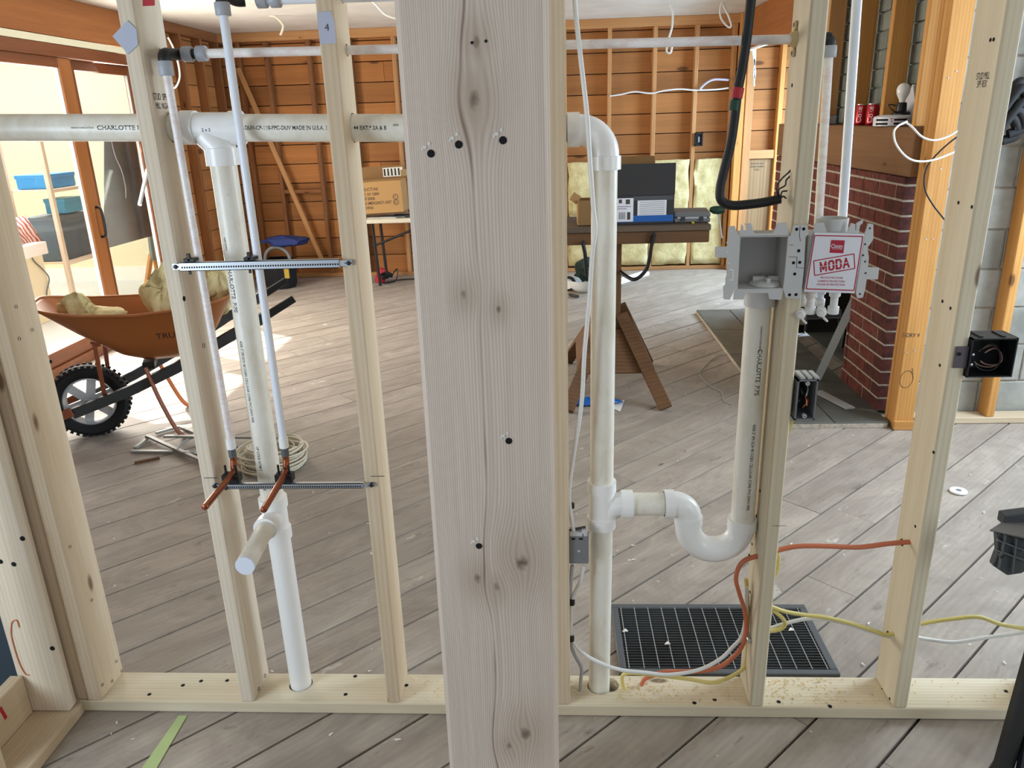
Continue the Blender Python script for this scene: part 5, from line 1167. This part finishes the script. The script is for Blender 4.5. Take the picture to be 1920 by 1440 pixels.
# fireplace odds and ends
b0, b1 = at(1532, 712, 2, .036), at(1603, 560, 0, XB+.02)
tag(MB().bar(b0+V((0, 0, .004)), b1, .045, .004, (-.3, -1, .2)).bar(b0+V((.022, 0, .004)), b1+V((.022, 0, 0)), .022, .004, (1, -.3, 0)).build('angle_iron', mud_metal), 'grey angle iron leaning into the fireplace opening', 'angle iron')
tag(MB().bar(at(1533, 734, 2, .040), at(1595, 766, 2, .040), .055, .010).build('metal_strip', mud_metal, bevel=.001), 'grey metal strip lying flat on the slate hearth', 'strip')
def can(px, py, lab):
    o = at(px, py, 0, 1.795); o.z = 1.4985; c = empty('drink_can', o, lab, 'can', 'red cans on the mantel')
    MB().lathe([(.026, .001), (.032, .008), (.033, .016), (.033, .098), (.027, .112)], o, (0, 0, 1), 24).build('can_body', can_red, c, smooth=40)
    MB().lathe([(.0275, .110), (.0285, .116), (.026, .116), (.025, .112), (.0001, .112)], o, (0, 0, 1), 20).build('can_rim', can_top, c, smooth=40)
    n = V((-.62, -.78, 0)); text('lettering', 'Coke', frame(o+n*.033+V((0, 0, .058)), (0, 0, 1), n), .040, card_white, c, wrap=.033)
    return c
can(1613, 231, 'red drink can on the mantel, the one farther from the bulb'); can(1634, 232, 'red drink can on the mantel, the one nearer the bulb')
o = at(1558, 229, 0, 1.80); o.z = 1.4985; bc_ = empty('small_tin', o, 'small blue and silver tin at the far end of the mantel', 'tin')
MB().bx(o.x-.03, o.x+.03, o.y-.035, o.y+.035, 1.4995, 1.555).build('body', plain('blue_tin', '#2c4a74', .35), bc_, bevel=.004); MB().bx(o.x-.0305, o.x+.02, o.y-.0355, o.y-.01, 1.503, 1.552).build('label', can_top, bc_)
o = at(1672, 233, 0, 1.79); o.z = 1.4985
fx = empty('ring_fixture', o, 'white perforated ring-shaped fixture lying on the mantel under the bulb', 'fixture')
MB().lathe([(.088, .001), (.092, .004), (.092, .045), (.086, .050), (.060, .056), (.055, .05), (.055, .001)], o, (0, 0, 1), 32).build('ring', card_white, fx, smooth=40)
ds = MB()
for k in range(34):
    an = math.radians(196+6.0*(k//2)); n = V((math.cos(an), math.sin(an), 0))
    if 236 < math.degrees(an) < 256: continue
    ds.lathe([(.0001, .0012), (.0055, .001), (.006, -.001)], o+n*.0922+V((0, 0, .013+.019*(k % 2))), n, 8)
ds.build('perforations', hole_m, fx, kind='stuff')
n = V((-.41, -.91, 0)); text('mark', 'T', frame(o+n*.0925+V((0, 0, .028)), (.91, -.41, 0), n), .030, red_print, fx)
lp_ = empty('bare_bulb_lamp', o+V((.02, 0, .05)), 'bare white bulb in a black lampholder with a white plate on the mantel', 'lamp')
q = at(1690, 205, 1, o.y-.02); bq = V((q.x, q.y, q.z))
MB().lathe([(.045, -.03), (.045, -.018), (.026, -.008), (.024, .03), (.020, .034), (.0001, .034)], bq, (-.02, 0, 1), 20).build('lampholder', black_p, lp_, smooth=40)
MB().lathe([(.0135, .030), (.015, .045), (.024, .062), (.031, .078), (.033, .094), (.029, .112), (.017, .125), (.0001, .129)], bq, (-.02, 0, 1), 24).build('bulb', glass_bulb, lp_, smooth=80)
MB().box((0, 0, 0), (.004, .10, .17), Matrix.Translation(bq+V((.060, .01, .032))) @ Matrix.Rotation(.32, 4, 'Y') @ Matrix.Rotation(.5, 4, 'Z')).build('cover_plate', card_white, lp_, bevel=.001)
MB().bx(bq.x-.02, bq.x+.03, bq.y-.05, bq.y+.03, bq.z-.052, bq.z-.028).build('base_block', card_white, lp_, bevel=.003)
MB().tube(smooth_path([bq+V((-.02, -.02, -.02)), bq+V((-.06, -.03, .0)), bq+V((-.07, -.01, .025)), bq+V((-.03, .0, .02))], 5), .003, 6).build('wire', black_c, lp_, smooth=60)
cable('lamp_wire', white_c, [(1700, 228, 2.02), (1694, 231, 1.99), (1684, 236, 1.97), (1676, 248, 1.96), (1680, 270, 1.96), (1697, 292, 1.96), (1718, 302, 1.97), (1750, 300, 1.98), (1792, 284, 2.0), (1820, 270, 2.0)], 1.98, .0048, 'white wire looping down from the bulb in front of the mantel')
cable('lamp_wire', white_c, [(1698, 229, 2.02), (1710, 238, 1.99), (1728, 256, 1.98), (1750, 263, 1.98), (1775, 257, 1.98), (1800, 243, 1.98), (1820, 235, 2.0)], 1.98, .0048, 'upper white wire running from the bulb towards the stud')
cable('thin_cable', black_c, [(1810, 248, 2.0), (1790, 260), (1762, 284), (1740, 310), (1733, 335), (1736, 360), (1750, 385), (1768, 408), (1785, 430)], 2.0, .0038, 'thin black wire hanging across the honey timber column')

# wires on the far wall and ceiling, wall outlet
def cable2(name, mat, pts, r, label):
    return tag(MB().tube(smooth_path(pts, 6), r, 7).build(name, mat, smooth=60), label, 'cable')
cable('wall_wire', white_c, [(1143, 180), (1165, 177), (1190, 172), (1220, 175), (1245, 170), (1275, 167), (1302, 169), (1340, 168), (1366, 165)], 6.585, .008, 'white wire strung across the studs of the far wall')
cable('wall_wire', plain('lilac_wire', '#b9b4cc', .4), [(1312, 167), (1325, 155), (1340, 149), (1366, 150)], 6.57, .011, 'lilac-white wire arching at the far corner post')
zc_ = ZC-.001
def drop(label, mat, r, *pts): return cable2('hanging_wire', mat, pts, r, label)
p = at(1256, 8, 2, zc_); q = lambda px, py, pp=p: at(px, py, 1, pp.y)
drop('white wire loop hanging from the ceiling above the white supply tube', white_c, .009, p, q(1261, 22), q(1260, 50), q(1253, 75), q(1250, 96), q(1257, 99), q(1260, 88))
p = at(1354, 4, 2, zc_-.002); q = lambda px, py, pp=p: at(px, py, 1, pp.y)
drop('white wire loop hanging from the ceiling near the far corner post', white_c, .009, p, q(1350, 20), q(1353, 36), q(1365, 50), q(1371, 48), q(1366, 30), q(1357, 12), q(1354, 2))
p = at(505, 30, 2, zc_-.002); q = lambda px, py, pp=p: at(px, py, 1, pp.y)
drop('short cream wire poking from the ceiling at upper left', cream_c, .010, p, q(515, 31), q(524, 38), q(531, 50), q(526, 66))
p = at(690, -4, 2, zc_-.002); q = lambda px, py, pp=p: at(px, py, 1, pp.y)
drop('pale cable sagging below the ceiling beside the big post', white_c, .012, p, q(705, 8), q(722, 26), q(745, 34), q(775, 32), at(800, 10, 2, zc_-.002))
cable('wall_wire', white_c, [(315, 70, 4.9), (325, 90, 4.9), (334, 118, 4.9), (337, 145, 4.9), (330, 163, 4.9), (322, 165, 4.9)], 4.9, .007, 'cream wire dangling near the stud beside the glass door')
x = MB()
for k in range(4):
    x.tube(smooth_path([at(1410+2*k, 88, 1, 6.3), at(1413+k, 110, 1, 6.3), at(1416-k, 135, 1, 6.3), at(1414, 150+4*k, 1, 6.3)], 5), .008, 6)
tag(x.build('wire_bundle', white_c, smooth=60), 'short bundle of white wires hanging under the header at the far right', 'cable')
ox = empty('wall_outlet_box', at(1310, 262, 1, 6.58), 'small black outlet box on a far wall stud beside the insulation', 'outlet box')
a, b = at(1302, 274, 1, 6.575), at(1318, 249, 1, 6.575)
MB().bx(a.x, b.x, 6.575, 6.60, a.z, b.z).bx(a.x, a.x+.012, 6.56, 6.575, a.z, b.z).bx(b.x-.012, b.x, 6.56, 6.575, a.z, b.z).bx(a.x, b.x, 6.56, 6.575, a.z, a.z+.012).bx(a.x, b.x, 6.56, 6.575, b.z-.012, b.z).build('body', black_p, ox)
MB().bx(a.x+.03, b.x-.03, 6.566, 6.575, a.z+.035, b.z-.035).build('receptacle', grey_p, ox, bevel=.003)

# ------------------------------------------------------------------ things in the sunroom behind the glass
XS = -4.6
def ss(px, py, x=XS): return at(px, py, 0, x)
shf = empty('shelf_frame', ss(108, 520), 'pale wooden shelf frame standing in the sunroom behind the glass', 'shelf')
yl = ss(75, 270).y; 
for y in (yl, yl+.62): lumber('upright', pine_pale, XS-.02, XS+.02, y-.022, y+.022, -.058, 1.75, 'z', shf)
for y in (yl, yl+.62): lumber('upright', pine_pale, XS-.42, XS-.38, y-.022, y+.022, -.058, 1.75, 'z', shf)
for zz in (.44, 1.11): 
    lumber('rail', pine_pale, XS-.02, XS+.02, yl+.023, yl+.597, zz-.03, zz, 'y', shf); lumber('shelf_board', pine_pale, XS-.4, XS-.021, yl+.023, yl+.597, zz-.02, zz, 'y', shf)
def sbox(name, y0, y1, z0, z1, mat, label, dx=.3, extra=None):
    r_ = empty(name, (XS-.1, (y0+y1)/2, z0), label, 'box')
    MB().bx(XS-.05-dx, XS-.05, y0, y1, z0, z1).build('body', mat, r_, bevel=.006)
    MB().bx(XS-.05-dx-.006, XS-.044, y0-.004, y1+.004, z1-.03, z1+.006).build('lid', mat, r_, bevel=.003); return r_
sbox('blue_box', yl+.06, yl+.50, 1.112, 1.235, plain('bright_blue', '#2f8fcf', .4), 'bright blue box on the upper sunroom shelf')
sbox('storage_bin', yl+.05, yl+.59, .442, .85, plain('slate_bin', '#4d5f6c', .5), 'dark slate storage bin on the lower sunroom shelf')
sbox('teal_box', yl+.25, yl+.55, .866, 1.0, plain('teal_box', '#3d9cc4', .4), 'small teal box on top of the slate storage bin', .2)
ct = empty('counter', (XS-.3, 4.2, 0), 'white sunroom counter with cream cabinet below', 'counter')
y1 = ss(110, 470).y
MB().bx(XS-.7, XS-.06, 2.2, y1-.06, .55, .66).build('top', white_wall, ct, bevel=.004)
MB().bx(XS-.65, XS-.10, 2.25, y1-.1, -.058, .549).build('cabinet', cream_wall, ct)
for k in range(3): MB().bx(XS-.099, XS-.09, 3.1+.6*k, 3.66+.6*k, -.02, .52).build('door', cream_wall, ct, bevel=.004)
rc = MB(); nn = 14
for i in range(nn+1):
    for j in range(2):
        y = 3.9 + (y1-.08-3.9)*i/nn; rc.v.append((XS-.12+.03*math.sin(i*1.9)-.10*j, y, .664+(.25+.03*math.sin(i*1.3))*j))
for i in range(nn): rc.f.append((2*i, 2*i+2, 2*i+3, 2*i+1))
o = rc.build('red_cloth', redcloth_m, smooth=60); o.modifiers.new('s', 'SOLIDIFY').thickness = .01
tag(o, 'red patterned cloth standing folded on the white sunroom counter', 'cloth')
ms = empty('metal_sheet', at(322, 560, 0, -3.74), 'dark grey metal sheet on a post just behind the glass door', 'sheet')
k_ = [at(x, y, 0, -3.72) for x, y in ((196, 225), (300, 215), (330, 430), (196, 467))]
MB().add(k_+[p+V((-.006, 0, 0)) for p in k_], [(0, 1, 2, 3), (7, 6, 5, 4), (0, 4, 5, 1), (1, 5, 6, 2), (2, 6, 7, 3), (3, 7, 4, 0)]).build('panel', sheetm, ms)
q_ = at(316, 400, 0, -3.75); MB().bx(-3.765, -3.727, q_.y-.02, q_.y+.02, -.059, 1.55).build('support_post', fir_dark, ms)
tag(MB().tube([at(277, 318, 0, -3.5+.16), at(262, 384, 0, -3.5+.16)], .016, 10).build('hollow_tube', mud_metal, smooth=60), 'short grey tube propped in front of the dark metal sheet', 'tube')
cable2('pale_cord', grey_c, [at(205, 245, 0, -3.714), at(215, 290, 0, -3.714), at(228, 320, 0, -3.714), at(235, 350, 0, -3.714), at(236, 372, 0, -3.714)], .004, 'thin pale cord hanging over the dark metal sheet')
sl_ = empty('step_trestle', at(285, 560, 0, -4.3), 'wooden trestle with a green-grey top in the sunroom behind the door', 'trestle')
for a, b in (((283, 478), (272, 556)), ((290, 478), (304, 556))): MB().bar(at(*a, 0, -4.3), at(*b, 0, -4.3), .06, .03, (1, 0, 0)).build('leg', honey, sl_, bevel=.003)
MB().bar(at(284, 440, 0, -4.28), at(290, 488, 0, -4.28), .13, .03, (1, 0, 0)).build('top_panel', plain('green_grey', '#7f8c84', .7), sl_, bevel=.004)
cable2('pale_cord', dksteel, [at(58, 480, 0, XS-.083), at(66, 492, 0, XS-.083), at(80, 505, 0, XS-.083), at(92, 522, 0, XS-.083), at(88, 545, 0, XS-.083), at(87, 570, 0, XS-.083)], .006, 'dark cord hanging below the white sunroom counter')
